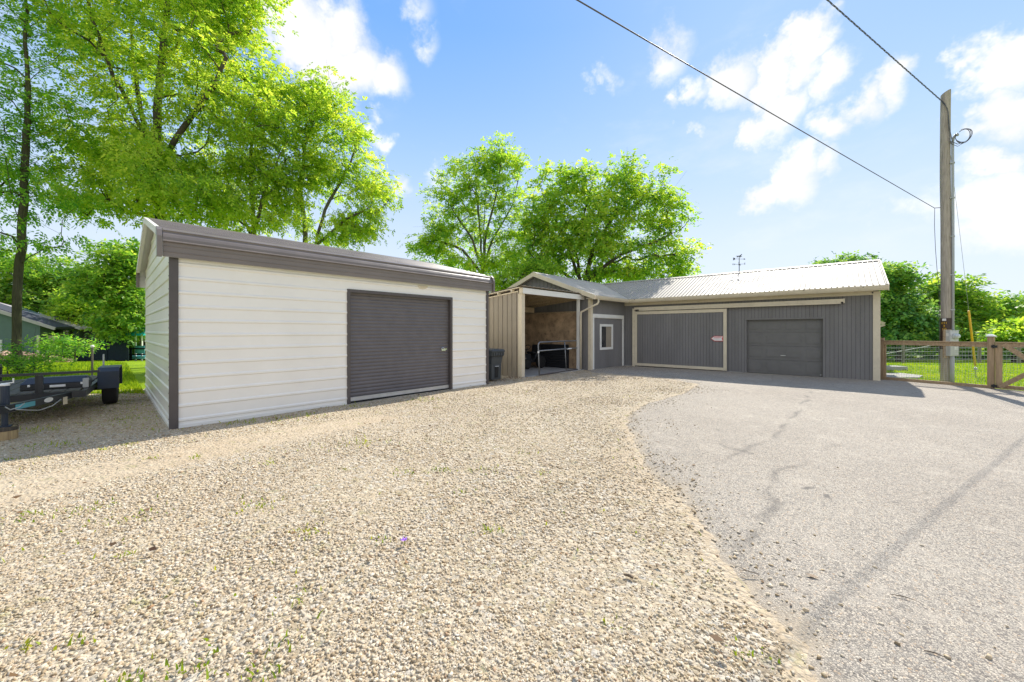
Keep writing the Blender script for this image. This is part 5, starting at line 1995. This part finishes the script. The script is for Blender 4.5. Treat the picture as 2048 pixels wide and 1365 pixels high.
def make_tree(name, label, cat, base, stems, ells, ncl, per, leaflets, size, aspect=.22, spread=(.42, .42, .26), rach=.3, droop=.7, trunk_r=.2,
              tip=.010, leaf='leaf_ash', bark='bark', group=None, seed=1, shell=.45, twigs=2, zmin=None):
    rng = np.random.default_rng(seed)
    E = np.array([e[:6] for e in ells], float)
    vol = (E[:, 3] * E[:, 4] * E[:, 5]) ** .75 * np.array([e[6] if len(e) > 6 else 1.0 for e in ells])
    pick = rng.choice(len(E), ncl, p=vol / vol.sum())
    dirs = rng.normal(0, 1, (ncl, 3))
    dirs /= np.linalg.norm(dirs, axis=1, keepdims=True)
    rad = rng.random(ncl) ** shell
    cen = E[pick, :3] + dirs * rad[:, None] * E[pick, 3:6]
    if zmin is not None:
        cen[:, 2] = np.maximum(cen[:, 2], zmin + rng.random(ncl) * .5)
    bz = float(hgt(base[0], base[1]))
    nodes, par, dirn = [], [], []

    def addn(p, q):
        nodes.append(np.array(p, float))
        par.append(q)
        return len(nodes) - 1
    root = addn((base[0], base[1], bz - .25), -1)
    for st_ in stems:
        prev = root
        pts = [np.array((base[0], base[1], bz))] + [np.array(p, float) for p in st_]
        for a, b in zip(pts[:-1], pts[1:]):
            m = max(1, int(np.linalg.norm(b - a) / .5))
            for k in range(1, m + 1):
                p = a + (b - a) * k / m
                p = p + rng.normal(0, .022, 3) * (1 if k < m else 0)
                prev = addn(p, prev)
    axis_n = np.array(nodes)
    order = np.argsort([np.min(np.linalg.norm(axis_n - c, axis=1)) for c in cen])
    ends = []
    P_ = np.zeros((200000, 3))
    P_[:len(nodes)] = axis_n
    cnt = len(nodes)
    for i in order:
        c = cen[i]
        d = c - P_[:cnt]
        dist = np.linalg.norm(d, axis=1)
        hor = np.hypot(d[:, 0], d[:, 1])
        cost = dist + 1.1 * np.maximum(0, .45 * hor - d[:, 2])
        cost[0] += 50
        j = int(np.argmin(cost))
        p0 = P_[j]
        L_ = dist[j]
        m = max(2, int(L_ / .45))
        pd = (p0 - P_[par[j]]) if par[j] >= 0 else np.array((0, 0, 1.0))
        pd = pd / (np.linalg.norm(pd) + 1e-9)
        ctrl = p0 + pd * L_ * .30 + (c - p0) * .25 + np.array((0, 0, .05 * L_))
        prev = j
        for k in range(1, m + 1):
            t = k / m
            p = (1 - t) ** 2 * p0 + 2 * t * (1 - t) * ctrl + t * t * c + rng.normal(0, .03, 3) * (k < m)
            par.append(prev)
            nodes.append(p)
            P_[cnt] = p
            prev = cnt
            cnt += 1
        ends.append(prev)
    pos = P_[:cnt]
    par_ = np.array(par)
    w = np.zeros(cnt)
    w[ends] = 1
    for k in range(cnt - 1, 0, -1):
        w[par_[k]] += w[k]
    w = np.maximum(w, .6)
    ex = math.log(trunk_r / tip) / math.log(max(w[0], 3))
    r = tip * w ** ex
    hg = pos[:, 2] - bz
    r *= 1 + .35 * np.exp(-np.maximum(hg, 0) / .35) * (w > .25 * w[0])
    idx = np.arange(1, cnt)
    A, B = pos[par_[idx]], pos[idx]
    ra = np.minimum(r[par_[idx]], r[idx] * 1.25)
    rb = r[idx]
    VV, FF, off = [], [], 0
    for lo, hi, k in ((.06, 9, 12), (.022, .06, 6), (0, .022, 4)):
        mk = (rb >= lo) & (rb < hi)
        if mk.any():
            v, f = tube_edges(A[mk], B[mk], ra[mk], rb[mk], k)
            VV.append(v)
            FF.append(f + off)
            off += len(v)
    if twigs:
        tb = np.repeat(cen, twigs, 0)
        te = tb + rng.normal(0, 1, tb.shape) * np.array(spread) * 1.3
        v, f = tube_edges(tb, te, np.full(len(tb), tip * .7), np.full(len(tb), tip * .3), 3)
        VV.append(v)
        FF.append(f + off)
    t = thing(name, (base[0], base[1], bz), label, cat, group)
    o0 = np.array((base[0], base[1], bz))
    me = raw_mesh('trunk', np.concatenate(VV) - o0, np.concatenate(FF), M[bark])
    o = bpy.data.objects.new('trunk', me)
    C.objects.link(o)
    o.parent = t
    cc = E[:, :3].mean(0)
    out = cen - np.array((base[0], base[1], cc[2]))
    out /= np.linalg.norm(out, axis=1, keepdims=True) + 1e-9
    q = leaf_quads(cen, out, per, leaflets, size, aspect, spread, rach, droop, rng)
    V = q.reshape(-1, 3) - o0
    me = raw_mesh('crown', V, np.arange(len(V)).reshape(-1, 4), M[leaf])
    o = bpy.data.objects.new('crown', me)
    C.objects.link(o)
    o.parent = t
    return t


def EL(px, py, Y, rpx, rpy, ry=None, wgt=1.0):
    p = P(px, py, Y)
    rx = rpx / F_ * Y
    return (p.x, p.y, p.z, rx, ry if ry else rx * .9, rpy / F_ * Y, wgt)


TP = lambda px, py, Y: tuple(P(px, py, Y))

# slim tree at the left edge
Y = 13.9
make_tree('slim_tree', 'slim tall tree with a bare lower trunk in front of the green house', 'tree', (xa(34, Y), Y),
          [[TP(33, 690, Y), TP(36, 560, Y), TP(45, 430, Y), TP(52, 300, Y), TP(55, 150, Y), TP(48, -40, Y), TP(40, -180, Y)], [TP(36, 560, Y), TP(42, 470, Y - .3), TP(20, 380, Y - .6), TP(0, 250, Y - .9)],
           [TP(35, 600, Y), TP(38, 530, Y), TP(85, 500, Y - .2), TP(115, 505, Y - .4)]],
          [EL(40, 60, Y, 85, 160), EL(70, 240, Y, 75, 90), EL(-40, 180, Y, 110, 200, 2.2), EL(80, 380, Y, 78, 50, 1.3), EL(20, 330, Y, 90, 60), EL(-30, 440, Y, 90, 60, 1.4), EL(120, 490, Y, 60, 30, .8, .5), EL(10, 505, Y, 60, 25, 1.0, .5),
           EL(20, -130, Y, 120, 120)],
          180, 18, 7, .145, .22, (.34, .34, .12), .30, .9, .125, .006, 'leaf_thin', 'bark_moss', seed=3)
# big tree behind the garage
Y = 16.5
make_tree('shade_tree', 'huge spreading shade tree with several dark limbs rising behind the garage ridge', 'tree', (xa(320, Y), Y),
          [[TP(320, 520, Y), TP(320, 430, Y), TP(312, 330, Y), TP(316, 200, Y), TP(330, 60, Y), TP(345, -120, Y)],
           [TP(320, 430, Y), TP(318, 380, Y), TP(290, 270, Y - .4), TP(225, 150, Y - .8), TP(180, 30, Y - 1.0), TP(160, -80, Y - 1.2)],
           [TP(320, 420, Y), TP(322, 330, Y), TP(350, 280, Y - .6), TP(430, 170, Y - 1), TP(470, 60, Y - 1)],
           [TP(320, 440, Y), TP(316, 350, Y), TP(285, 240, Y + .6), TP(265, 110, Y + 1), TP(255, -60, Y + 1)]],
          [EL(320, 60, Y, 190, 190, 3.6), EL(210, 60, Y, 105, 150, 2.6), EL(420, 130, Y, 120, 140, 2.6), EL(240, 290, Y, 125, 85, 2.4), EL(420, 300, Y, 130, 105, 2.6), EL(345, -150, Y, 210, 150, 3.2),
           EL(350, 395, Y - 1, 110, 50, 1.8), EL(500, 240, Y, 75, 90, 2.0), EL(195, 365, Y - .5, 85, 55, 1.5), EL(470, 20, Y, 60, 90, 1.6), EL(300, 330, Y - 1.6, 90, 75, 1.0, .8), EL(230, 400, Y - .8, 95, 40, 1.3, .7), EL(420, 400, Y - 1, 110, 45, 1.4, .7)],
          450, 30, 7, .165, .24, (.40, .40, .17), .34, .9, .30, .008, 'leaf_ash', 'bark', seed=4)
# bright tree in the middle of the left group
Y = 18.5
make_tree('shade_tree', 'yellow green tree filling the gap right of the huge shade tree', 'tree', (xa(508, Y), Y),
          [[TP(508, 560, Y), TP(506, 440, Y), TP(500, 330, Y), TP(510, 220, Y), TP(520, 130, Y)], [TP(506, 470, Y), TP(530, 380, Y - .4), TP(570, 290, Y - .6)], [TP(507, 480, Y), TP(470, 400, Y - .4), TP(440, 330, Y - .5)]],
          [EL(510, 330, Y, 100, 100, 2.3), EL(540, 220, Y, 72, 100, 2.0), EL(470, 420, Y - .6, 100, 50, 1.8), EL(560, 370, Y, 60, 70, 1.6), EL(430, 350, Y, 90, 80), EL(560, 445, Y - .5, 50, 34, 1.0)],
          200, 19, 7, .165, .24, (.38, .38, .16), .32, .9, .16, .008, 'leaf_ash', 'bark_grey', seed=5)
# twin stem tree on the right of the left group
Y = 19.5
make_tree('shade_tree', 'rounded twin stemmed tree with open lower limbs standing right of the yellow green tree', 'tree', (xa(622, Y), Y),
          [[TP(614, 530, Y), TP(611, 470, Y), TP(600, 380, Y), TP(610, 290, Y), TP(640, 200, Y)], [TP(630, 530, Y), TP(633, 480, Y), TP(650, 420, Y), TP(700, 330, Y), TP(720, 260, Y)],
           [TP(632, 490, Y), TP(690, 440, Y - .3), TP(740, 415, Y - .5)]],
          [EL(665, 225, Y, 62, 62, 1.8), EL(600, 210, Y, 45, 75, 1.6), EL(695, 310, Y, 68, 62, 1.8), EL(730, 375, Y, 55, 50, 1.5), EL(630, 330, Y, 60, 70, 1.5), EL(715, 440, Y, 68, 30, 1.2), EL(600, 410, Y, 45, 60, 1.2, .7), EL(680, 470, Y - .3, 75, 20, 1.0, .8)],
          200, 21, 7, .165, .24, (.36, .36, .15), .30, .8, .17, .008, 'leaf_ash', 'bark_grey', seed=6)
# vase shaped tree behind the open bay
Y = 25
make_tree('vase_tree', 'airy vase shaped tree with many thin upright stems behind the lean-to', 'tree', (xa(966, Y), Y),
          [[TP(966, 560, Y), TP(962, 480, Y), TP(952, 390, Y), TP(950, 310, Y)], [TP(966, 545, Y), TP(972, 470, Y), TP(995, 380, Y), TP(1005, 300, Y)], [TP(966, 550, Y), TP(945, 480, Y - .4), TP(905, 420, Y - .5), TP(885, 390, Y - .5)],
           [TP(966, 540, Y), TP(985, 480, Y), TP(1025, 410, Y), TP(1040, 350, Y)], [TP(966, 550, Y), TP(925, 500, Y), TP(870, 480, Y)], [TP(966, 545, Y), TP(968, 450, Y + .5), TP(975, 360, Y + .8)]],
          [EL(945, 350, Y, 50, 62, 1.8), EL(1005, 320, Y, 48, 48, 1.7), EL(905, 400, Y, 48, 55, 1.6), EL(865, 470, Y, 45, 40, 1.4), EL(1010, 390, Y, 42, 50, 1.4), EL(960, 430, Y, 60, 60, 1.8), EL(900, 490, Y, 60, 35, 1.4), EL(985, 485, Y, 50, 45, 1.4), EL(930, 525, Y, 70, 24, 1.3), EL(855, 500, Y, 34, 26, 1.1), EL(1035, 470, Y, 34, 60, 1.3), EL(1000, 530, Y, 55, 28, 1.3)],
          270, 19, 5, .20, .26, (.36, .36, .16), .30, .6, .22, .009, 'leaf_mid', 'bark_grey', seed=7)
# broad maple behind the barn
Y = 23
make_tree('maple_tree', 'broad round crowned tree with ivy dark trunks rising behind the barn roof valley', 'tree', (xa(1165, Y), Y),
          [[TP(1160, 560, Y), TP(1150, 490, Y), TP(1170, 420, Y), TP(1190, 350, Y)], [TP(1170, 560, Y), TP(1185, 500, Y), TP(1230, 430, Y), TP(1280, 380, Y), TP(1310, 340, Y)], [TP(1160, 560, Y), TP(1130, 480, Y), TP(1095, 410, Y), TP(1080, 370, Y)],
           [TP(1175, 560, Y), TP(1240, 510, Y - .5), TP(1320, 480, Y - .6), TP(1360, 460, Y - .6)], [TP(1160, 570, Y), TP(1100, 530, Y), TP(1065, 500, Y)]],
          [EL(1190, 375, Y, 75, 48, 2.0), EL(1110, 385, Y, 55, 50, 1.8), EL(1280, 380, Y, 68, 52, 2.0), EL(1325, 440, Y, 52, 55, 1.9), EL(1210, 450, Y, 95, 65, 2.2), EL(1090, 460, Y, 45, 60, 1.6), EL(1345, 510, Y, 42, 40, 1.5), EL(1260, 515, Y, 85, 42, 1.8), EL(1130, 500, Y, 55, 55, 1.5),
           EL(1130, 345, Y, 25, 22, 1, .6), EL(1255, 335, Y, 30, 18, 1, .6), EL(1100, 540, Y, 62, 26, 1.4), EL(1235, 548, Y, 95, 22, 1.6), EL(1335, 548, Y, 60, 22, 1.4), EL(1175, 465, Y - 1.6, 75, 50, .9, 1.6), EL(1070, 430, Y, 34, 55, 1.3), EL(1062, 510, Y, 34, 40, 1.3)],
          500, 23, 4, .18, .34, (.37, .37, .18), .24, .6, .27, .009, 'leaf_maple', 'bark', seed=8)
make_tree('understory_tree', 'low bright green tree just above the lean-to side wall', 'tree', (xa(1035, 21), 21),
          [[TP(1035, 600, 21), TP(1038, 560, 21), TP(1040, 530, 21)]],
          [EL(1030, 560, 21, 50, 38, 1.2), EL(1075, 545, 21, 34, 28, 1.0), EL(1000, 575, 21, 26, 24, 1.0)],
          110, 18, 4, .15, .32, (.30, .30, .2), .22, .5, .09, .008, 'leaf_mid', 'bark', seed=9)

# unseen trees added at left to block sky light from the garage wall
for i, (bx_, by2, hh) in enumerate(((-19.5, 3.5, 9.0), (-17.5, -4.5, 9.5), (-25, 9.5, 10))):
    make_tree('added_shade_tree', 'leafy tree added out of view, left of the trailer, to shade the garage wall', 'tree', (bx_, by2),
              [[(bx_ + .1, by2, 2.5), (bx_ - .2, by2 + .2, 5), (bx_, by2, hh)]],
              [(bx_, by2, hh * .62, 3.0, 3.0, 3.6), (bx_ + 1.2, by2 - .8, hh * .42, 2.6, 2.4, 2.0), (bx_ - 1, by2 + 1, hh * .45, 2.4, 2.4, 2.0)],
              170, 26, 3, .30, .3, (.6, .6, .36), .35, .5, .2, .015, 'leaf_mid', 'bark', 'added trees out of view at left', seed=80 + i, twigs=1)
# wood behind, left
GL_ = 'trees of the wood behind the green house'
left = [
    ('leafy tree with a bright rounded top right beside the garage gable', 240, 35, [(238, 510, 52, 36), (225, 570, 62, 45), (262, 580, 42, 50), (250, 640, 50, 40)], 'leaf_wood', 190),
    ('leafy tree behind the right end of the green house roof', 128, 41, [(128, 560, 55, 36), (110, 610, 62, 42), (160, 615, 46, 42)], 'leaf_wood', 150),
    ('leafy tree showing around the slim trunk above the green house', 40, 40, [(40, 545, 62, 40), (20, 590, 70, 36), (70, 580, 55, 45)], 'leaf_wood', 150),
    ('leafy tree at the left frame edge above the green house roof', -60, 39, [(-60, 540, 70, 55), (-40, 590, 70, 40)], 'leaf_wood', 110),
    ('pale flowering leafy tree low behind the green house gable', 175, 37, [(165, 610, 40, 30), (190, 640, 48, 30), (150, 650, 40, 26)], 'leaf_mid', 120),
    ('dark leafy tree between the green house and the play tower', 215, 45, [(205, 590, 55, 45), (225, 650, 60, 42), (180, 560, 40, 30)], 'leaf_dark', 130),
    ('leafy tree directly behind the play tower', 285, 42, [(285, 560, 50, 60), (300, 630, 60, 60), (330, 600, 60, 80)], 'leaf_wood', 150)]
for i, (lab, px, Y, cr_, lf, nc) in enumerate(left):
    p1 = cr_[0]
    make_tree('woodland_tree', lab, 'tree', (xa(px, Y), Y), [[TP(px, 660, Y), TP(px + 3, (p1[1] + 660) / 2, Y), TP(p1[0], p1[1], Y)]],
              [EL(a, b, Y, c * 1.0, d * 1.0) for a, b, c, d in cr_], nc, 26, 3, .34, .3, (.52, .52, .28), .35, .5, .26, .02, lf, 'bark', GL_, seed=30 + i, twigs=1)

# wood beyond the lawn, right
GR_ = 'trees beyond the lawn on the right'
right = [
    ('round topped dark tree peeping over the barn roof ridge', 1690, 42, [(1690, 545, 75, 40), (1735, 560, 60, 45), (1650, 560, 50, 35), (1765, 575, 45, 45)], 'leaf_dark', 190),
    ('dark blue green tree right beside the barn gable corner', 1800, 31, [(1795, 560, 32, 35), (1800, 620, 50, 45), (1790, 670, 48, 35), (1830, 650, 40, 45)], 'leaf_dark', 190),
    ('domed green tree directly behind the utility pole', 1890, 34, [(1890, 585, 62, 36), (1860, 630, 55, 42), (1930, 620, 50, 42), (1890, 670, 75, 38)], 'leaf_wood', 210),
    ('mid green tree right of the yellow guy guard', 1985, 35, [(1985, 620, 50, 34), (1960, 660, 55, 36), (2010, 665, 45, 36)], 'leaf_wood', 160),
    ('tall distant tree at the right frame edge', 2065, 42, [(2050, 612, 50, 28), (2080, 620, 55, 40), (2040, 650, 50, 35)], 'leaf_dark', 130),
    ('yellow green bush like tree above the gate latch post', 2035, 27, [(2030, 680, 40, 20), (2060, 670, 42, 24)], 'leaf_mid', 110),
    ('leafy tree partly hidden behind the barn porch roof', 1755, 36, [(1750, 610, 45, 45), (1740, 660, 60, 40)], 'leaf_wood', 110)]
for i, (lab, px, Y, cr_, lf, nc) in enumerate(right):
    p1 = cr_[0]
    make_tree('lawn_edge_tree', lab, 'tree', (xa(px, Y), Y), [[TP(px, 670, Y), TP(px + 3, (p1[1] + 670) / 2, Y), TP(p1[0], p1[1], Y)]],
              [EL(a, b, Y, c * .84, d * .80) for a, b, c, d in cr_], nc, 26, 3, .32, .3, (.46, .46, .26), .33, .5, .24, .02, lf, 'bark', GR_, seed=50 + i, twigs=1)

# shrubs
Y = 13.2
make_tree('sapling', 'leafy young sapling growing between the slim trunk and the trailer', 'sapling', (xa(68, Y), Y),
          [[TP(68, 720, Y), TP(66, 690, Y), TP(72, 655, Y)]],
          [EL(72, 700, Y, 34, 26, .7), EL(110, 708, Y, 40, 14, .5), EL(150, 690, Y, 26, 13, .4), EL(40, 715, Y, 36, 18, .5)],
          30, 6, 5, .10, .3, (.16, .16, .09), .16, .6, .03, .005, 'leaf_thin', 'bark', seed=71)
make_tree('shrub', 'low dark leafy shrub at the foot of the slim tree', 'shrub', (xa(15, 12.6), 12.6),
          [[TP(15, 725, 12.6), TP(10, 705, 12.6)]],
          [EL(8, 722, 12.6, 45, 20, .6), EL(60, 735, 12.6, 45, 14, .5)], 40, 12, 3, .09, .34, (.15, .15, .1), .14, .4, .02, .005, 'leaf_thin', 'bark', seed=72)
make_tree('shrub', 'wide leafy shrub in front of the navy privacy fence', 'shrub', (xa(150, 22), 22),
          [[TP(150, 700, 22), TP(150, 690, 22)]],
          [EL(140, 693, 22, 45, 18, 1.0), EL(185, 690, 22, 26, 14, .8), EL(105, 690, 22, 30, 20, .8)], 46, 12, 3, .16, .3, (.22, .22, .15), .2, .4, .04, .007, 'leaf_thin', 'bark', seed=73)


# dense far undergrowth closing the view under the trees
def far_mass():
    rng = np.random.default_rng(99)
    cen = []
    for x0, x1, y0, y1, h, m in ((-70, -22, 44, 52, 5.5, 900), (24, 75, 40, 50, 3.6, 900), (-25, 30, 60, 66, 3.5, 260)):
        x = rng.uniform(x0, x1, m)
        y = rng.uniform(y0, y1, m)
        cen.append(np.stack([x, y, hgt(x, y) + rng.random(m) ** 1.2 * h * (.75 + .25 * np.sin(x * .6))], -1))
    cen = np.concatenate(cen)
    q = leaf_quads(cen, np.zeros_like(cen), 34, 1, .62, .34, (.8, .8, .5), .3, .4, rng)
    V = q.reshape(-1, 3)
    me = raw_mesh('undergrowth', V, np.arange(len(V)).reshape(-1, 4), M['leaf_dark'])
    o = bpy.data.objects.new('undergrowth', me)
    C.objects.link(o)
    tag(o, 'dense dark undergrowth under the far trees', 'undergrowth', kind='stuff')


far_mass()

# ------------------------------------------------------------------ sky, sun, camera
SUN = Vector((.60, .89, 1.0)).normalized()
elev = math.asin(SUN.z)
az = math.atan2(SUN.x, SUN.y)


def world():
    w = bpy.data.worlds.new('World')
    S.world = w
    w.use_nodes = True
    nt = w.node_tree
    nt.nodes.clear()
    n = N(nt)
    out = n.new('ShaderNodeOutputWorld')
    bg = n.new('ShaderNodeBackground')
    bg.inputs['Strength'].default_value = SKY_STRENGTH
    sky = n.new('ShaderNodeTexSky', sky_type='NISHITA')
    sky.sun_disc = False
    sky.sun_elevation = elev
    sky.sun_rotation = az
    sky.air_density = 1.0
    sky.dust_density = .6
    sky.ozone_density = 1.6
    d = n.coord('Generated')
    sx = n.new('ShaderNodeSeparateXYZ')
    n.link(d, sx.inputs[0])
    z = sx.outputs[2]
    ad1 = n.new('ShaderNodeVectorMath', operation='MULTIPLY_ADD')
    n.link(sky.outputs[0], ad1.inputs[0])
    ad1.inputs[1].default_value = (.16, .16, .16)
    ad1.inputs[2].default_value = (1, 1, 1)
    dv1 = n.new('ShaderNodeVectorMath', operation='DIVIDE')
    n.link(sky.outputs[0], dv1.inputs[0])
    n.link(ad1.outputs[0], dv1.inputs[1])
    grad = n.ramp(z, [(0, (2.9, 3.3, 3.9)), (.18, (2.55, 3.1, 3.9)), (.38, (1.58, 2.54, 3.95)), (.62, (.66, 1.76, 3.9)), (1, (.40, 1.3, 3.4))])
    base = n.mix(.72, n.mix(1.0, dv1.outputs[0], SKY_TINT, 'MULTIPLY'), grad)
    # pale haze low in the sky
    low = n.rng(z, .0, .52, 1, 0, False)
    low = n.math('POWER', low, 1.6)
    base = n.mix(n.math('MULTIPLY', low, .62), base, HAZE)
    # sheets of cloud: soft noise shapes gathered about a few cloud banks
    wn = n.noise(d, 5.5, 6, .62, 'Color')
    sub = n.new('ShaderNodeVectorMath', operation='SUBTRACT')
    n.link(wn, sub.inputs[0])
    sub.inputs[1].default_value = (.5, .5, .5)
    sc = n.new('ShaderNodeVectorMath', operation='SCALE')
    n.link(sub.outputs[0], sc.inputs[0])
    sc.inputs['Scale'].default_value = .20
    ad = n.new('ShaderNodeVectorMath', operation='ADD')
    n.link(d, ad.inputs[0])
    n.link(sc.outputs[0], ad.inputs[1])
    dv = ad.outputs[0]
    m = None
    for px, py, r, a in CLOUDS:
        v = Vector(((px - CX) / F_, 1.0, (CY - py) / F_))
        L_ = v.length
        rad = r / F_ / L_
        v.normalize()
        ds = n.new('ShaderNodeVectorMath', operation='DISTANCE')
        n.link(dv, ds.inputs[0])
        ds.inputs[1].default_value = v
        f = n.rng(ds.outputs['Value'], rad * 1.35, rad * .15, 0, a, False)
        m = f if m is None else n.math('MAXIMUM', m, f)
    fine = n.noise(d, 11, 12, .66)
    tot = n.math('ADD', m, n.math('MULTIPLY', n.math('SUBTRACT', fine, .5), 1.0))
    cl = n.rng(tot, .20, .78)
    cl = n.math('MULTIPLY', cl, n.rng(m, .02, .2))
    # broken cloud added out of view, behind and beside the camera, to lift shade
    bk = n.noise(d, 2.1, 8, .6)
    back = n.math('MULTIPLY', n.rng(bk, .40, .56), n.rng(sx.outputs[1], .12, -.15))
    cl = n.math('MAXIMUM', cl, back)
    wisp = n.math('MULTIPLY', n.rng(n.noise(n.mapping(d, (1.2, 1.2, 3.0)), 2.6, 7, .6), .50, .78), .30)
    cl = n.math('MAXIMUM', cl, wisp)
    shade = n.rng(n.noise(dv, 6, 5, .6), .3, .75, .86, 1.0)
    cc = n.mix(1.0, CLOUD, n.ramp(shade, [(0, (0, 0, 0)), (1, (1, 1, 1))]), 'MULTIPLY')
    col = n.mix(cl, base, cc)
    n.link(col, bg.inputs[0])
    n.link(bg.outputs[0], out.inputs[0])


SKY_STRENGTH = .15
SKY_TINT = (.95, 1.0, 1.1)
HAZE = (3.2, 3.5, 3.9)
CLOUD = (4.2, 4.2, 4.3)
CLOUDS = [(590, 30, 85, .95), (690, 120, 80, .95), (620, 95, 95, 1), (760, 140, 55, .9), (830, 10, 62, .6), (860, 60, 40, .5), (660, 20, 70, 1),
          (757, 255, 30, .8), (795, 385, 32, .75), (872, 350, 26, .6), (690, 60, 40, .7),
          (1175, 172, 34, .85), (1222, 145, 42, .9), (1340, 105, 56, .7), (1400, 165, 42, .8), (1462, 150, 56, .9), (1590, 80, 42, .95), (1560, 160, 68, 1.05), (1635, 165, 58, 1.0), (1545, 235, 58, 1.0), (1490, 260, 45, .95), (1600, 110, 44, .95),
          (1720, 225, 46, .8), (1785, 185, 45, .85), (1665, 262, 46, .85), (1388, 265, 26, .6), (1360, 190, 30, .7),
          (1585, 352, 58, 1.1), (1530, 380, 46, 1.0), (1645, 345, 40, .95),
          (2010, 135, 62, 1.0), (1945, 150, 40, .9), (2060, 110, 60, 1.0), (2005, 235, 62, .95), (1945, 222, 30, .7), (2060, 215, 50, .9), (2000, 330, 42, .9), (1960, 420, 90, .8), (2050, 385, 80, .9), (1850, 430, 80, .55)]
world()

sl = bpy.data.lights.new('sun', 'SUN')
sl.energy = 3.8
sl.angle = math.radians(.55)
sl.color = (1.0, .94, .84)
so = bpy.data.objects.new('sun', sl)
C.objects.link(so)
so.location = SUN * 60
so.rotation_euler = (-SUN).to_track_quat('-Z', 'Y').to_euler()

cam = bpy.data.cameras.new('camera')
cam.sensor_width = 36
cam.lens = 36 * F_ / 2048
cam.shift_y = -(682.5 - CY) / 2048
cam.clip_start = .05
cam.clip_end = 6000
co = bpy.data.objects.new('camera', cam)
C.objects.link(co)
co.location = (0, 0, H_)
co.rotation_euler = (math.radians(90), 0, 0)
S.camera = co

vs = S.view_settings
vs.view_transform = 'Standard'
vs.look = 'None'
vs.exposure = .9
vs.gamma = 1
vs.use_curve_mapping = False
S.cycles.max_bounces = 8
S.cycles.transparent_max_bounces = 8
S.cycles.use_denoising = True
